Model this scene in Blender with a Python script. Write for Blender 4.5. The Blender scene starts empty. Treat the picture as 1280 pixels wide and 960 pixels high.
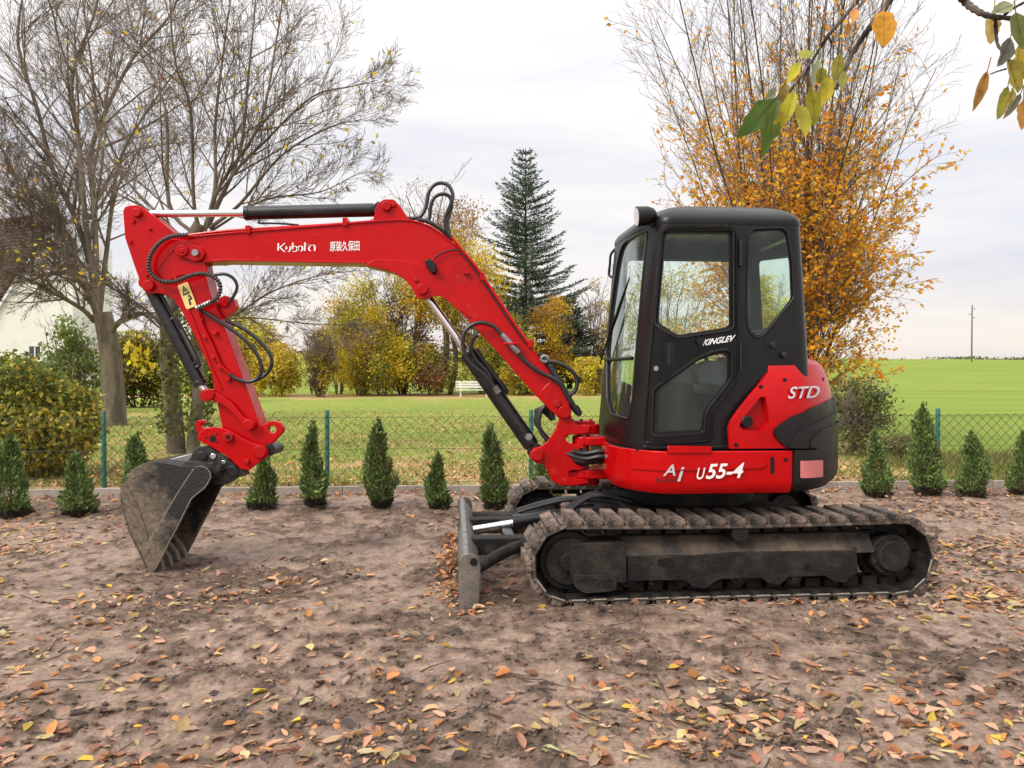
import bpy, bmesh, math, random
import numpy as np
from mathutils import Vector, Matrix
from mathutils.geometry import tessellate_polygon

# ------------------------------------------------------------------ camera, sky, sun, exposure
scene = bpy.context.scene
COL = scene.collection
FPX, CX, CY, HORIZON, EYE = 925.0, 640.0, 480.0, 465.0, 1.44
PITCH = math.atan((CY - HORIZON) / FPX)
cam_data = bpy.data.cameras.new('camera')
cam_data.sensor_width = 36.0
cam_data.lens = 36.0 * FPX / 1280.0
cam_data.clip_start, cam_data.clip_end = 0.05, 3000.0
cam = bpy.data.objects.new('camera', cam_data)
cam.location = (0, 0, EYE)
cam.rotation_euler = (math.pi / 2 - PITCH, 0, 0)
COL.objects.link(cam)
scene.camera = cam

SUN_FROM = Vector((-0.62, -0.55, 0.75)).normalized()     # where the veiled sun stands
world = bpy.data.worlds.new('World')
scene.world = world
world.use_nodes = True
wn, wl = world.node_tree.nodes, world.node_tree.links
wn.clear()
w_out = wn.new('ShaderNodeOutputWorld')
w_bg = wn.new('ShaderNodeBackground')
w_bg.inputs['Strength'].default_value = 0.1
sky_tex = wn.new('ShaderNodeTexSky')
sky_tex.sky_type = 'NISHITA'
sky_tex.sun_disc = False
sky_tex.sun_elevation = math.asin(SUN_FROM.z)
sky_tex.sun_rotation = math.atan2(SUN_FROM.x, SUN_FROM.y)
sky_tex.air_density, sky_tex.dust_density = 1.0, 2.0
tc = wn.new('ShaderNodeTexCoord')
mp = wn.new('ShaderNodeMapping')
mp.inputs['Scale'].default_value = (1.0, 1.0, 6.0)
nz = wn.new('ShaderNodeTexNoise')
nz.inputs['Scale'].default_value = 2.1
nz.inputs['Detail'].default_value = 5.0
nz.inputs['Roughness'].default_value = 0.55
rmp = wn.new('ShaderNodeValToRGB')                       # cloud sheet: thin bluish grey to warm white
rmp.color_ramp.elements[0].position = 0.30
rmp.color_ramp.elements[0].color = (0.79, 0.80, 0.885, 1)
rmp.color_ramp.elements[1].position = 0.56
rmp.color_ramp.elements[1].color = (1.0, 0.968, 0.952, 1)
sep = wn.new('ShaderNodeSeparateXYZ')
zpos = wn.new('ShaderNodeMath'); zpos.operation = 'MAXIMUM'; zpos.inputs[1].default_value = 0.0
zpow = wn.new('ShaderNodeMath'); zpow.operation = 'POWER'; zpow.inputs[1].default_value = 3.0
grad = wn.new('ShaderNodeMath'); grad.operation = 'MULTIPLY_ADD'   # an overcast dome is about three times brighter at the zenith
grad.inputs[1].default_value, grad.inputs[2].default_value = 11.0, 4.95
hor = wn.new('ShaderNodeValToRGB')                       # creamy light low over the horizon
hor.color_ramp.elements[0].position = 0.0; hor.color_ramp.elements[0].color = (1.0, 0.93, 0.85, 1)
hor.color_ramp.elements[1].position = 0.16; hor.color_ramp.elements[1].color = (1, 1, 1, 1)
tone = wn.new('ShaderNodeMix'); tone.data_type = 'RGBA'; tone.blend_type = 'MULTIPLY'; tone.inputs[0].default_value = 1.0
mulc = wn.new('ShaderNodeVectorMath'); mulc.operation = 'SCALE'
mixs = wn.new('ShaderNodeMix'); mixs.data_type = 'RGBA'
mixs.inputs[0].default_value = 0.95
wl.new(tc.outputs['Generated'], mp.inputs['Vector'])
wl.new(mp.outputs['Vector'], nz.inputs['Vector'])
wl.new(nz.outputs['Fac'], rmp.inputs['Fac'])
wl.new(tc.outputs['Generated'], sep.inputs['Vector'])
wl.new(sep.outputs['Z'], zpos.inputs[0]); wl.new(zpos.outputs[0], zpow.inputs[0]); wl.new(zpow.outputs[0], grad.inputs[0])
wl.new(zpos.outputs[0], hor.inputs['Fac']); wl.new(hor.outputs['Color'], tone.inputs[6]); wl.new(rmp.outputs['Color'], tone.inputs[7])
wl.new(tone.outputs[2], mulc.inputs[0])
wl.new(grad.outputs[0], mulc.inputs['Scale'])
wl.new(sky_tex.outputs['Color'], mixs.inputs[6])
wl.new(mulc.outputs['Vector'], mixs.inputs[7])
wl.new(mixs.outputs[2], w_bg.inputs['Color'])
wl.new(w_bg.outputs['Background'], w_out.inputs['Surface'])

sun_data = bpy.data.lights.new('sun', 'SUN')
sun_data.energy = 1.5
sun_data.angle = math.radians(22)
sun_data.color = (1.0, 0.94, 0.85)
sun = bpy.data.objects.new('sun', sun_data)
sun.rotation_euler = SUN_FROM.to_track_quat('Z', 'Y').to_euler()
sun.location = SUN_FROM * 60
COL.objects.link(sun)

vs = scene.view_settings
vs.view_transform = 'Standard'
vs.look = 'None'
vs.exposure = 1.0
vs.gamma = 1.0
vs.use_curve_mapping = False
scene.render.engine = 'CYCLES'
scene.cycles.use_denoising = True
scene.cycles.use_adaptive_sampling = True
scene.cycles.adaptive_threshold = 0.015
scene.cycles.max_bounces = 5
scene.cycles.diffuse_bounces = 2
scene.cycles.glossy_bounces = 3
scene.cycles.transparent_max_bounces = 16
scene.cycles.transmission_bounces = 4
scene.cycles.caustics_reflective = False
scene.cycles.caustics_refractive = False

# ------------------------------------------------------------------ helpers
R = random.Random(7)
rng = np.random.default_rng(11)

def ray(px, py):
    """direction of the sight line through a point of the photograph, world axes"""
    a, b = (px - CX) / FPX, (CY - py) / FPX
    cp, sp = math.cos(PITCH), math.sin(PITCH)
    return Vector((a, cp + b * sp, -sp + b * cp))

def at(px, py, Y):
    d = ray(px, py)
    t = Y / d.y
    return Vector((d.x * t, Y, EYE + d.z * t))

def on_ground(px, py, z=0.0):
    d = ray(px, py)
    t = (z - EYE) / d.z
    return Vector((d.x * t, d.y * t, z))

class Frame:
    """a vertical plane family: u runs along it, v away from the viewer"""
    def __init__(s, x, y, deg):
        s.o = Vector((x, y, 0)); a = math.radians(deg); s.a = a
        s.U = Vector((math.cos(a), math.sin(a), 0)); s.V = Vector((-math.sin(a), math.cos(a), 0))
    def w(s, u, v, z):
        return s.o + s.U * u + s.V * v + Vector((0, 0, z))
    def hit(s, p, v):
        d = ray(*p); c = Vector((0, 0, EYE)) - s.o
        t = (v - c.dot(s.V)) / d.dot(s.V)
        q = c + d * t
        return (q.dot(s.U), q.z)
    def pt(s, p, v):
        u, z = s.hit(p, v)
        return s.w(u, v, z)

def conv(ox, oy, sc):
    return lambda *pts: [(ox + x / sc, oy + y / sc) for x, y in pts]
z1, z2, z3, z4 = conv(140, 220, 3.5556), conv(140, 460, 3.43), conv(440, 220, 4), conv(500, 400, 4)
z5, z6, z7, z8 = conv(720, 230, 2.8235), conv(540, 540, 4), conv(840, 560, 3.5556), conv(720, 440, 3.5556)
zb, zd = conv(150, 560, 5.65), conv(560, 600, 5.331)

def rounded(pts, r, n=4):
    """round the corners of a closed 2-d outline"""
    out = []; N = len(pts)
    for i in range(N):
        p = Vector(pts[i]); a = Vector(pts[i - 1]) - p; b = Vector(pts[(i + 1) % N]) - p
        la, lb = a.length, b.length
        k = min(r, la * 0.45, lb * 0.45)
        if k < 1e-6: out.append(tuple(p)); continue
        s, e = p + a / la * k, p + b / lb * k
        for j in range(n + 1):
            t = j / n
            q = s * (1 - t) ** 2 + p * 2 * t * (1 - t) + e * t * t
            out.append((q.x, q.y))
    return out

def catmull(pts, n=6):
    P = [Vector(p) for p in pts]
    if len(P) < 3: return P
    P = [P[0] * 2 - P[1]] + P + [P[-1] * 2 - P[-2]]
    out = []
    for i in range(1, len(P) - 2):
        a, b, c, d = P[i - 1:i + 3]
        for j in range(n):
            t = j / n
            out.append(0.5 * ((2 * b) + (c - a) * t + (2 * a - 5 * b + 4 * c - d) * t * t + (3 * b - 3 * c + d - a) * t ** 3))
    out.append(P[-2])
    return out

class MB:
    """collects shapes; build() links them as ONE mesh object"""
    def __init__(s): s.v = []; s.f = []; s.m = []; s.cur = 0
    def add(s, verts, faces):
        n = len(s.v)
        s.v += [tuple(q) for q in verts]
        s.f += [tuple(i + n for i in f) for f in faces]
        s.m += [s.cur] * len(faces)
        return s
    def prism(s, fr, uz, v0, v1, holes=()):
        """outline in (u,z), pushed from v0 to v1"""
        loops = [list(uz)] + [list(h) for h in holes]
        flat = [p for l in loops for p in l]
        N = len(flat)
        V = [fr.w(u, v0, z) for u, z in flat] + [fr.w(u, v1, z) for u, z in flat]
        if holes:
            tri = tessellate_polygon([[Vector((p[0], p[1], 0)) for p in l] for l in loops])
            F = [tuple(t) for t in tri] + [tuple(N + i for i in reversed(t)) for t in tri]
        else:
            F = [tuple(range(N)), tuple(reversed(range(N, 2 * N)))]
        b = 0
        for l in loops:
            k = len(l)
            for i in range(k):
                a, c = b + i, b + (i + 1) % k
                F.append((c, a, a + N, c + N))
            b += k
        return s.add(V, F)
    def slab(s, fr, pxs, v0, v1, holes=(), r=0):
        """outline given by points of the photograph as seen on the near face v0"""
        if r: pxs = rounded(pxs, r)
        return s.prism(fr, [fr.hit(p, v0) for p in pxs], v0, v1, [[fr.hit(p, v0) for p in h] for h in holes])
    def box(s, fr, u0, u1, v0, v1, za, zb_):
        return s.prism(fr, [(u0, za), (u1, za), (u1, zb_), (u0, zb_)], v0, v1)
    def tube(s, path, rad, n=8, cap=True):
        P = [Vector(p) for p in path]; N = len(P)
        rr = rad if hasattr(rad, '__len__') else [rad] * N
        t0 = (P[1] - P[0]).normalized()
        x = t0.orthogonal().normalized(); V = []; F = []
        for i in range(N):
            t = ((P[min(i + 1, N - 1)] - P[max(i - 1, 0)])).normalized()
            x = (x - t * x.dot(t))
            x = x.normalized() if x.length > 1e-6 else t.orthogonal().normalized()
            y = t.cross(x)
            for k in range(n):
                a = 2 * math.pi * k / n
                V.append(P[i] + (x * math.cos(a) + y * math.sin(a)) * rr[i])
        for i in range(N - 1):
            for k in range(n):
                a, b = i * n + k, i * n + (k + 1) % n
                F.append((a, b, b + n, a + n))
        if cap:
            F.append(tuple(reversed(range(n)))); F.append(tuple(range((N - 1) * n, N * n)))
        return s.add(V, F)
    def rod(s, a, b, r, n=16):
        return s.tube([a, b], r, n)
    def disc(s, fr, u, z, v0, v1, r, n=18, r2=None):
        """pin or boss along v"""
        return s.tube([fr.w(u, v0, z), fr.w(u, v1, z)], [r, r if r2 is None else r2], n)
    def pin(s, fr, p, v0, v1, r, n=18):
        u, z = fr.hit(p, v0)
        return s.disc(fr, u, z, v0, v1, r, n)
    def band(s, fr, uz, v0, v1, th):
        """a plate bent along an open (u,z) path, th thick"""
        P = [Vector(p) for p in uz]; N = len(P); off = []
        for i in range(N):
            t = (P[min(i + 1, N - 1)] - P[max(i - 1, 0)]).normalized()
            off.append(P[i] + Vector((-t.y, t.x)) * th)
        poly = [tuple(p) for p in P] + [tuple(p) for p in reversed(off)]
        M = len(poly)
        V = [fr.w(u, v0, z) for u, z in poly] + [fr.w(u, v1, z) for u, z in poly]
        F = []
        for i in range(N - 1):
            a, b, c, d = i, i + 1, M - 2 - i, M - 1 - i
            F.append((a, b, c, d)); F.append((d + M, c + M, b + M, a + M))
        for i in range(M):
            a, c = i, (i + 1) % M
            F.append((c, a, a + M, c + M))
        return s.add(V, F)
    def build(s, name, mat, parent=None, bevel=0.0, smooth=True, base=None, angle=35, seg=2):
        me = bpy.data.meshes.new(name)
        me.from_pydata(s.v, [], s.f)
        bm = bmesh.new(); bm.from_mesh(me)
        bmesh.ops.recalc_face_normals(bm, faces=bm.faces)
        bm.to_mesh(me); bm.free()
        mats = mat if isinstance(mat, (list, tuple)) else [mat]
        for m in mats: me.materials.append(m)
        if len(mats) > 1: me.polygons.foreach_set('material_index', s.m)
        return link(name, me, parent, bevel, smooth, angle, seg)

def link(name, me, parent=None, bevel=0.0, smooth=True, angle=35, seg=2):
    if smooth:
        me.polygons.foreach_set('use_smooth', [True] * len(me.polygons))
        me.set_sharp_from_angle(angle=math.radians(angle))
    o = bpy.data.objects.new(name, me)
    COL.objects.link(o)
    if parent is not None:
        o.parent = parent
        if parent.parent is None and parent.type == 'EMPTY':
            o.location = -parent.location                 # meshes are written in world metres
    if bevel:
        b = o.modifiers.new('edge', 'BEVEL')
        b.width = bevel; b.segments = seg; b.limit_method = 'ANGLE'
        b.angle_limit = math.radians(40); b.harden_normals = False
        b.use_clamp_overlap = True
    return o

def tag(o, label=None, cat=None, group=None, kind=None):
    if label: o['label'] = label
    if cat: o['category'] = cat
    if group: o['group'] = group
    if kind: o['kind'] = kind
    return o

def thing(name, loc, label, cat, group=None):
    o = bpy.data.objects.new(name, None)
    o.empty_display_size = 0.2
    o.location = loc
    COL.objects.link(o)
    return tag(o, label, cat, group)

# ------------------------------------------------------------------ materials
def mat(name, color, rough=0.5, metal=0.0, spec=0.5, dirt=None, dirt_scale=6.0, dirt_lo=0.5, dirt_hi=0.65, dirt_rough=0.85,
        bump=0.0, bump_scale=40.0, coat=0.0, random_v=0.0, fine=0.0, stretch=None, splash=None):
    m = bpy.data.materials.new(name); m.use_nodes = True
    nt = m.node_tree; N, L = nt.nodes, nt.links
    b = N['Principled BSDF']
    b.inputs['Roughness'].default_value = rough
    b.inputs['Metallic'].default_value = metal
    b.inputs['Specular IOR Level'].default_value = spec
    b.inputs['Coat Weight'].default_value = coat
    b.inputs['Coat Roughness'].default_value = 0.12
    col = N.new('ShaderNodeRGB'); col.outputs[0].default_value = (*color, 1)
    out = col.outputs[0]
    t = N.new('ShaderNodeTexCoord'); vec = t.outputs['Object']
    if stretch:
        mp_ = N.new('ShaderNodeMapping'); mp_.inputs['Scale'].default_value = stretch
        L.new(vec, mp_.inputs['Vector']); vec = mp_.outputs['Vector']
    if fine:
        n2 = N.new('ShaderNodeTexNoise'); n2.inputs['Scale'].default_value = 3.0; n2.inputs['Detail'].default_value = 8
        L.new(vec, n2.inputs['Vector'])
        hv = N.new('ShaderNodeHueSaturation')
        mr = N.new('ShaderNodeMapRange'); mr.inputs[1].default_value, mr.inputs[2].default_value = 0.3, 0.7
        mr.inputs[3].default_value, mr.inputs[4].default_value = 1 - fine, 1 + fine
        L.new(n2.outputs['Fac'], mr.inputs[0]); L.new(mr.outputs[0], hv.inputs['Value'])
        L.new(out, hv.inputs['Color']); out = hv.outputs['Color']
    if dirt:
        n = N.new('ShaderNodeTexNoise'); n.inputs['Scale'].default_value = dirt_scale
        n.inputs['Detail'].default_value = 8; n.inputs['Roughness'].default_value = 0.65
        L.new(vec, n.inputs['Vector'])
        mr = N.new('ShaderNodeMapRange'); mr.inputs[1].default_value, mr.inputs[2].default_value = dirt_lo, dirt_hi
        L.new(n.outputs['Fac'], mr.inputs[0])
        mx = N.new('ShaderNodeMix'); mx.data_type = 'RGBA'
        mx.inputs[7].default_value = (*dirt, 1)
        L.new(mr.outputs[0], mx.inputs[0]); L.new(out, mx.inputs[6]); out = mx.outputs[2]
        mr2 = N.new('ShaderNodeMapRange'); mr2.inputs[3].default_value, mr2.inputs[4].default_value = rough, dirt_rough
        L.new(mr.outputs[0], mr2.inputs[0]); L.new(mr2.outputs[0], b.inputs['Roughness'])
    if splash:                                              # dried splashes and rubbed dust, thicker low down on the machine
        n = N.new('ShaderNodeTexNoise'); n.inputs['Scale'].default_value = 22; n.inputs['Detail'].default_value = 9; n.inputs['Roughness'].default_value = .72
        L.new(vec, n.inputs['Vector'])
        n3 = N.new('ShaderNodeTexNoise'); n3.inputs['Scale'].default_value = 2.3; n3.inputs['Detail'].default_value = 4
        L.new(vec, n3.inputs['Vector'])
        sm_ = N.new('ShaderNodeMath'); sm_.operation = 'MULTIPLY_ADD'; sm_.inputs[1].default_value = .55; L.new(n3.outputs['Fac'], sm_.inputs[0]); L.new(n.outputs['Fac'], sm_.inputs[2])
        mr = N.new('ShaderNodeMapRange'); mr.inputs[1].default_value, mr.inputs[2].default_value = .92, 1.08; mr.inputs[4].default_value = .35
        L.new(sm_.outputs[0], mr.inputs[0])
        mx = N.new('ShaderNodeMix'); mx.data_type = 'RGBA'; mx.inputs[7].default_value = (*splash, 1)
        L.new(mr.outputs[0], mx.inputs[0]); L.new(out, mx.inputs[6]); out = mx.outputs[2]
    if random_v:
        oi = N.new('ShaderNodeObjectInfo'); hv = N.new('ShaderNodeHueSaturation')
        mr = N.new('ShaderNodeMapRange'); mr.inputs[3].default_value, mr.inputs[4].default_value = 1 - random_v, 1 + random_v
        L.new(oi.outputs['Random'], mr.inputs[0]); L.new(mr.outputs[0], hv.inputs['Value'])
        L.new(out, hv.inputs['Color']); out = hv.outputs['Color']
    L.new(out, b.inputs['Base Color'])
    if bump:
        nb = N.new('ShaderNodeTexNoise'); nb.inputs['Scale'].default_value = bump_scale
        nb.inputs['Detail'].default_value = 6; nb.inputs['Roughness'].default_value = 0.6
        L.new(vec, nb.inputs['Vector'])
        bp = N.new('ShaderNodeBump'); bp.inputs['Strength'].default_value = bump; bp.inputs['Distance'].default_value = 0.02
        L.new(nb.outputs['Fac'], bp.inputs['Height']); L.new(bp.outputs['Normal'], b.inputs['Normal'])
    return m

MUD = (0.23, 0.17, 0.125)
M = {}
M['red'] = mat('red_paint', (0.48, 0.001, 0.003), 0.18, spec=0.25, splash=(0.30, 0.15, 0.10), dirt=(0.35, 0.002, 0.004), dirt_scale=3.0, dirt_lo=0.45, dirt_hi=0.8, dirt_rough=0.5, coat=0.0, fine=0.17)
M['red_worn'] = mat('red_paint_dusty', (0.42, 0.002, 0.004), 0.32, spec=0.2, splash=(0.16, 0.07, 0.05), dirt=(0.24, 0.02, 0.018), dirt_scale=7, dirt_lo=0.5, dirt_hi=0.85, dirt_rough=0.65, fine=0.12)
M['black'] = mat('black_paint', (0.007, 0.007, 0.008), 0.33, dirt=(0.045, 0.037, 0.032), dirt_scale=5, dirt_lo=0.5, dirt_hi=0.95)
M['cab'] = mat('cab_black', (0.005, 0.005, 0.0055), 0.25, spec=0.32, dirt=(0.012, 0.011, 0.0105), dirt_scale=2.2, dirt_lo=0.4, dirt_hi=0.95, dirt_rough=0.6, fine=0.25)
M['door'] = mat('door_black', (0.004, 0.004, 0.0045), 0.16, spec=0.22, dirt=(0.014, 0.013, 0.012), dirt_scale=4, dirt_lo=0.45, dirt_hi=0.9, dirt_rough=0.5)
M['trim'] = mat('black_rubber_trim', (0.005, 0.005, 0.0055), 0.45, spec=0.35)
M['weight'] = mat('counterweight_black', (0.007, 0.007, 0.008), 0.32, spec=0.32, dirt=(0.018, 0.017, 0.016), dirt_scale=3, dirt_lo=0.4, dirt_hi=0.9, bump=0.15, bump_scale=120)
M['under'] = mat('undercarriage_grime', (0.009, 0.0085, 0.008), 0.6, spec=0.3, dirt=(0.058, 0.045, 0.034), dirt_scale=6, dirt_lo=0.46, dirt_hi=0.78, bump=0.4, bump_scale=60)
M['shoe'] = mat('track_steel_muddy', (0.022, 0.018, 0.015), 0.65, dirt=(0.24, 0.175, 0.135), dirt_scale=12, dirt_lo=0.38, dirt_hi=0.66, bump=1.0, bump_scale=45, random_v=0.25)
M['shoulder'] = mat('dusty_beam_top', (0.022, 0.019, 0.016), 0.8, dirt=(0.125, 0.088, 0.060), dirt_scale=5, dirt_lo=0.40, dirt_hi=0.68, bump=0.8, bump_scale=40)
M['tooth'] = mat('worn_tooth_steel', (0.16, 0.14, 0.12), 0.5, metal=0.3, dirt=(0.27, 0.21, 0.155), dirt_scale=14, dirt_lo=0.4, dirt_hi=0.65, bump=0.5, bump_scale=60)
M['worn'] = mat('worn_bright_steel', (0.46, 0.42, 0.36), 0.4, metal=0.3, dirt=(0.16, 0.12, 0.09), dirt_scale=14, dirt_lo=.45, dirt_hi=.7)
M['steel'] = mat('scuffed_steel', (0.30, 0.30, 0.30), 0.38, metal=0.7, dirt=(0.12, 0.10, 0.085), dirt_scale=12, dirt_lo=0.45, dirt_hi=0.8)
M['chrome'] = mat('chrome_rod', (0.78, 0.78, 0.80), 0.12, metal=1.0)
M['hose'] = mat('hydraulic_hose', (0.014, 0.014, 0.015), 0.42)
def bucket_material(shift=0.0):
    m = mat('bucket_mud', (0.013, 0.0125, 0.012), 0.42, bump=0.35, bump_scale=50)
    N, L = m.node_tree.nodes, m.node_tree.links; b = N['Principled BSDF']
    g = N.new('ShaderNodeNewGeometry'); sp = N.new('ShaderNodeSeparateXYZ'); L.new(g.outputs['Position'], sp.inputs[0])
    n = N.new('ShaderNodeTexNoise'); n.inputs['Scale'].default_value = 5; n.inputs['Detail'].default_value = 9; n.inputs['Roughness'].default_value = .68; L.new(g.outputs['Position'], n.inputs['Vector'])
    n2 = N.new('ShaderNodeTexNoise'); n2.inputs['Scale'].default_value = 34; n2.inputs['Detail'].default_value = 8; n2.inputs['Roughness'].default_value = .7; L.new(g.outputs['Position'], n2.inputs['Vector'])
    a = N.new('ShaderNodeMath'); a.operation = 'MULTIPLY_ADD'; L.new(sp.outputs['X'], a.inputs[0]); a.inputs[1].default_value = -1.35; a.inputs[2].default_value = -3.32 + shift
    c = N.new('ShaderNodeMath'); c.operation = 'MULTIPLY_ADD'; L.new(sp.outputs['Z'], c.inputs[0]); c.inputs[1].default_value = -.95; L.new(a.outputs[0], c.inputs[2])
    d = N.new('ShaderNodeMath'); d.operation = 'MULTIPLY_ADD'; L.new(n.outputs['Fac'], d.inputs[0]); d.inputs[1].default_value = 1.3; L.new(c.outputs[0], d.inputs[2])
    mr = N.new('ShaderNodeMapRange'); mr.inputs[1].default_value, mr.inputs[2].default_value = .05, .34; L.new(d.outputs[0], mr.inputs[0])
    mudc = N.new('ShaderNodeValToRGB'); mudc.color_ramp.elements[0].color = (.048, .036, .027, 1); mudc.color_ramp.elements[1].color = (.195, .150, .108, 1)
    mudc.color_ramp.elements[0].position, mudc.color_ramp.elements[1].position = .3, .62; L.new(n2.outputs['Fac'], mudc.inputs[0])
    mx = N.new('ShaderNodeMix'); mx.data_type = 'RGBA'; L.new(mr.outputs[0], mx.inputs[0]); mx.inputs[6].default_value = (.014, .0135, .013, 1); L.new(mudc.outputs[0], mx.inputs[7])
    L.new(mx.outputs[2], b.inputs['Base Color'])
    r2 = N.new('ShaderNodeMapRange'); r2.inputs[3].default_value, r2.inputs[4].default_value = .4, .85; L.new(mr.outputs[0], r2.inputs[0]); L.new(r2.outputs[0], b.inputs['Roughness'])
    return m
M['bucket'] = bucket_material()
M['cutter'] = bucket_material(-.30)
M['bucket_dark'] = mat('bucket_black', (0.017, 0.016, 0.016), 0.40, dirt=(0.12, 0.095, 0.075), dirt_scale=8, dirt_lo=0.5, dirt_hi=0.85, bump=0.2, bump_scale=70)
M['blade'] = mat('blade_steel', (0.10, 0.092, 0.082), 0.5, dirt=(0.22, 0.175, 0.135), dirt_scale=8, dirt_lo=0.4, dirt_hi=0.7, bump=0.4, bump_scale=70)
M['white'] = mat('white_decal', (0.80, 0.80, 0.80), 0.4)
M['grey_decal'] = mat('grey_decal', (0.48, 0.48, 0.50), 0.4)
M['dark_decal'] = mat('dark_decal', (0.045, 0.004, 0.004), 0.5)
M['yellow'] = mat('yellow_sticker', (0.78, 0.62, 0.22), 0.45)
M['ink'] = mat('sticker_ink', (0.02, 0.02, 0.02), 0.5)
M['reflector'] = mat('faded_red_reflector', (0.55, 0.16, 0.16), 0.35, fine=0.1)
M['seat'] = mat('seat_fabric', (0.12, 0.13, 0.14), 0.8, bump=0.3, bump_scale=200)
M['lamp'] = mat('lamp_lens', (0.6, 0.6, 0.6), 0.1)

def glass_mat(name, tint, haze, refl=1.0):
    m = bpy.data.materials.new(name); m.use_nodes = True
    N, L = m.node_tree.nodes, m.node_tree.links
    N.clear()
    o = N.new('ShaderNodeOutputMaterial')
    tr = N.new('ShaderNodeBsdfTransparent'); tr.inputs[0].default_value = (*tint, 1)
    gl = N.new('ShaderNodeBsdfGlossy'); gl.inputs['Roughness'].default_value = 0.02
    gl.inputs['Color'].default_value = (0.86, 0.97, 0.95, 1)
    fr_ = N.new('ShaderNodeFresnel'); fr_.inputs['IOR'].default_value = 1.5
    sc = N.new('ShaderNodeMath'); sc.operation = 'MULTIPLY'; sc.inputs[1].default_value = refl; sc.use_clamp = True
    mx = N.new('ShaderNodeMixShader')
    L.new(fr_.outputs[0], sc.inputs[0]); L.new(sc.outputs[0], mx.inputs[0]); L.new(tr.outputs[0], mx.inputs[1]); L.new(gl.outputs[0], mx.inputs[2])
    df = N.new('ShaderNodeBsdfDiffuse'); df.inputs[0].default_value = (0.55, 0.58, 0.54, 1)
    t = N.new('ShaderNodeTexCoord'); nz_ = N.new('ShaderNodeTexNoise'); nz_.inputs['Scale'].default_value = 5; nz_.inputs['Detail'].default_value = 8
    mp_ = N.new('ShaderNodeMapping'); mp_.inputs['Scale'].default_value = (1.6, 1.6, 0.5)
    L.new(t.outputs['Object'], mp_.inputs['Vector']); L.new(mp_.outputs['Vector'], nz_.inputs['Vector'])
    mr = N.new('ShaderNodeMapRange'); mr.inputs[1].default_value, mr.inputs[2].default_value = 0.35, 0.75
    mr.inputs[3].default_value, mr.inputs[4].default_value = haze * 0.3, haze
    L.new(nz_.outputs['Fac'], mr.inputs[0])
    m2 = N.new('ShaderNodeMixShader')
    L.new(mr.outputs[0], m2.inputs[0]); L.new(mx.outputs[0], m2.inputs[1]); L.new(df.outputs[0], m2.inputs[2])
    L.new(m2.outputs[0], o.inputs['Surface'])
    return m
_m = bpy.data.materials.new('glass_inner_face'); _m.use_nodes = True
_m.node_tree.nodes.clear()
_t = _m.node_tree.nodes.new('ShaderNodeBsdfTransparent'); _o = _m.node_tree.nodes.new('ShaderNodeOutputMaterial')
_t.inputs[0].default_value = (.97, .99, .98, 1)
_m.node_tree.links.new(_t.outputs[0], _o.inputs['Surface']); M['glass_inner'] = _m
M['glass'] = glass_mat('cab_glass', (0.92, 0.965, 0.94), 0.03, 1.1)
M['windscreen'] = glass_mat('windscreen_glass', (0.90, 0.955, 0.93), 0.05, 1.7)
M['glass_dusty'] = glass_mat('cab_glass_dusty', (0.78, 0.86, 0.83), 0.06, 0.8)

# ------------------------------------------------------------------ lettering mapped onto real surfaces
def text_shape(body, bold=0.0, shear=0.0):
    cu = bpy.data.curves.new('lettering', 'FONT')
    cu.body = body; cu.size = 1.0; cu.offset = bold; cu.shear = shear; cu.resolution_u = 4
    o = bpy.data.objects.new('lettering', cu)
    COL.objects.link(o)
    dg = bpy.context.evaluated_depsgraph_get()
    me = bpy.data.meshes.new_from_object(o.evaluated_get(dg))
    V = [v.co.copy() for v in me.vertices]; Fc = [tuple(p.vertices) for p in me.polygons]
    bpy.data.objects.remove(o); bpy.data.curves.remove(cu); bpy.data.meshes.remove(me)
    x0, x1 = min(v.x for v in V), max(v.x for v in V); y0, y1 = min(v.y for v in V), max(v.y for v in V)
    return [((v.x - x0) / (x1 - x0), (v.y - y0) / (y1 - y0)) for v in V], Fc

def ribbon(paths, w):
    """flat pen strokes in a 2-d box, w wide"""
    V, Fc = [], []
    for path in paths:
        P = [Vector(p) for p in path]; n = len(V)
        for i, p in enumerate(P):
            a = (P[i] - P[i - 1]).normalized() if i else None
            b = (P[i + 1] - P[i]).normalized() if i < len(P) - 1 else None
            t = ((a or b) + (b or a)).normalized()
            c = max(0.5, t.dot(b or a)); nn = Vector((-t.y, t.x)) * (w / 2 / c)
            V += [tuple(p + nn), tuple(p - nn)]
        for i in range(len(P) - 1):
            Fc.append((n + 2 * i, n + 2 * i + 1, n + 2 * i + 3, n + 2 * i + 2))
    return V, Fc

def decal(name, shape, bl, br, tl, mapper, material, parent):
    """shape in the unit square laid on the photograph's parallelogram, carried to the surface by mapper(px,py)"""
    V, Fc = shape
    bl, br, tl = Vector(bl), Vector(br), Vector(tl)
    W = [mapper(tuple(bl + (br - bl) * x + (tl - bl) * y)) for x, y in V]
    me = bpy.data.meshes.new(name)
    me.from_pydata([tuple(w) for w in W], [], Fc)
    me.materials.append(material)
    return link(name, me, parent, smooth=False)
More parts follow.
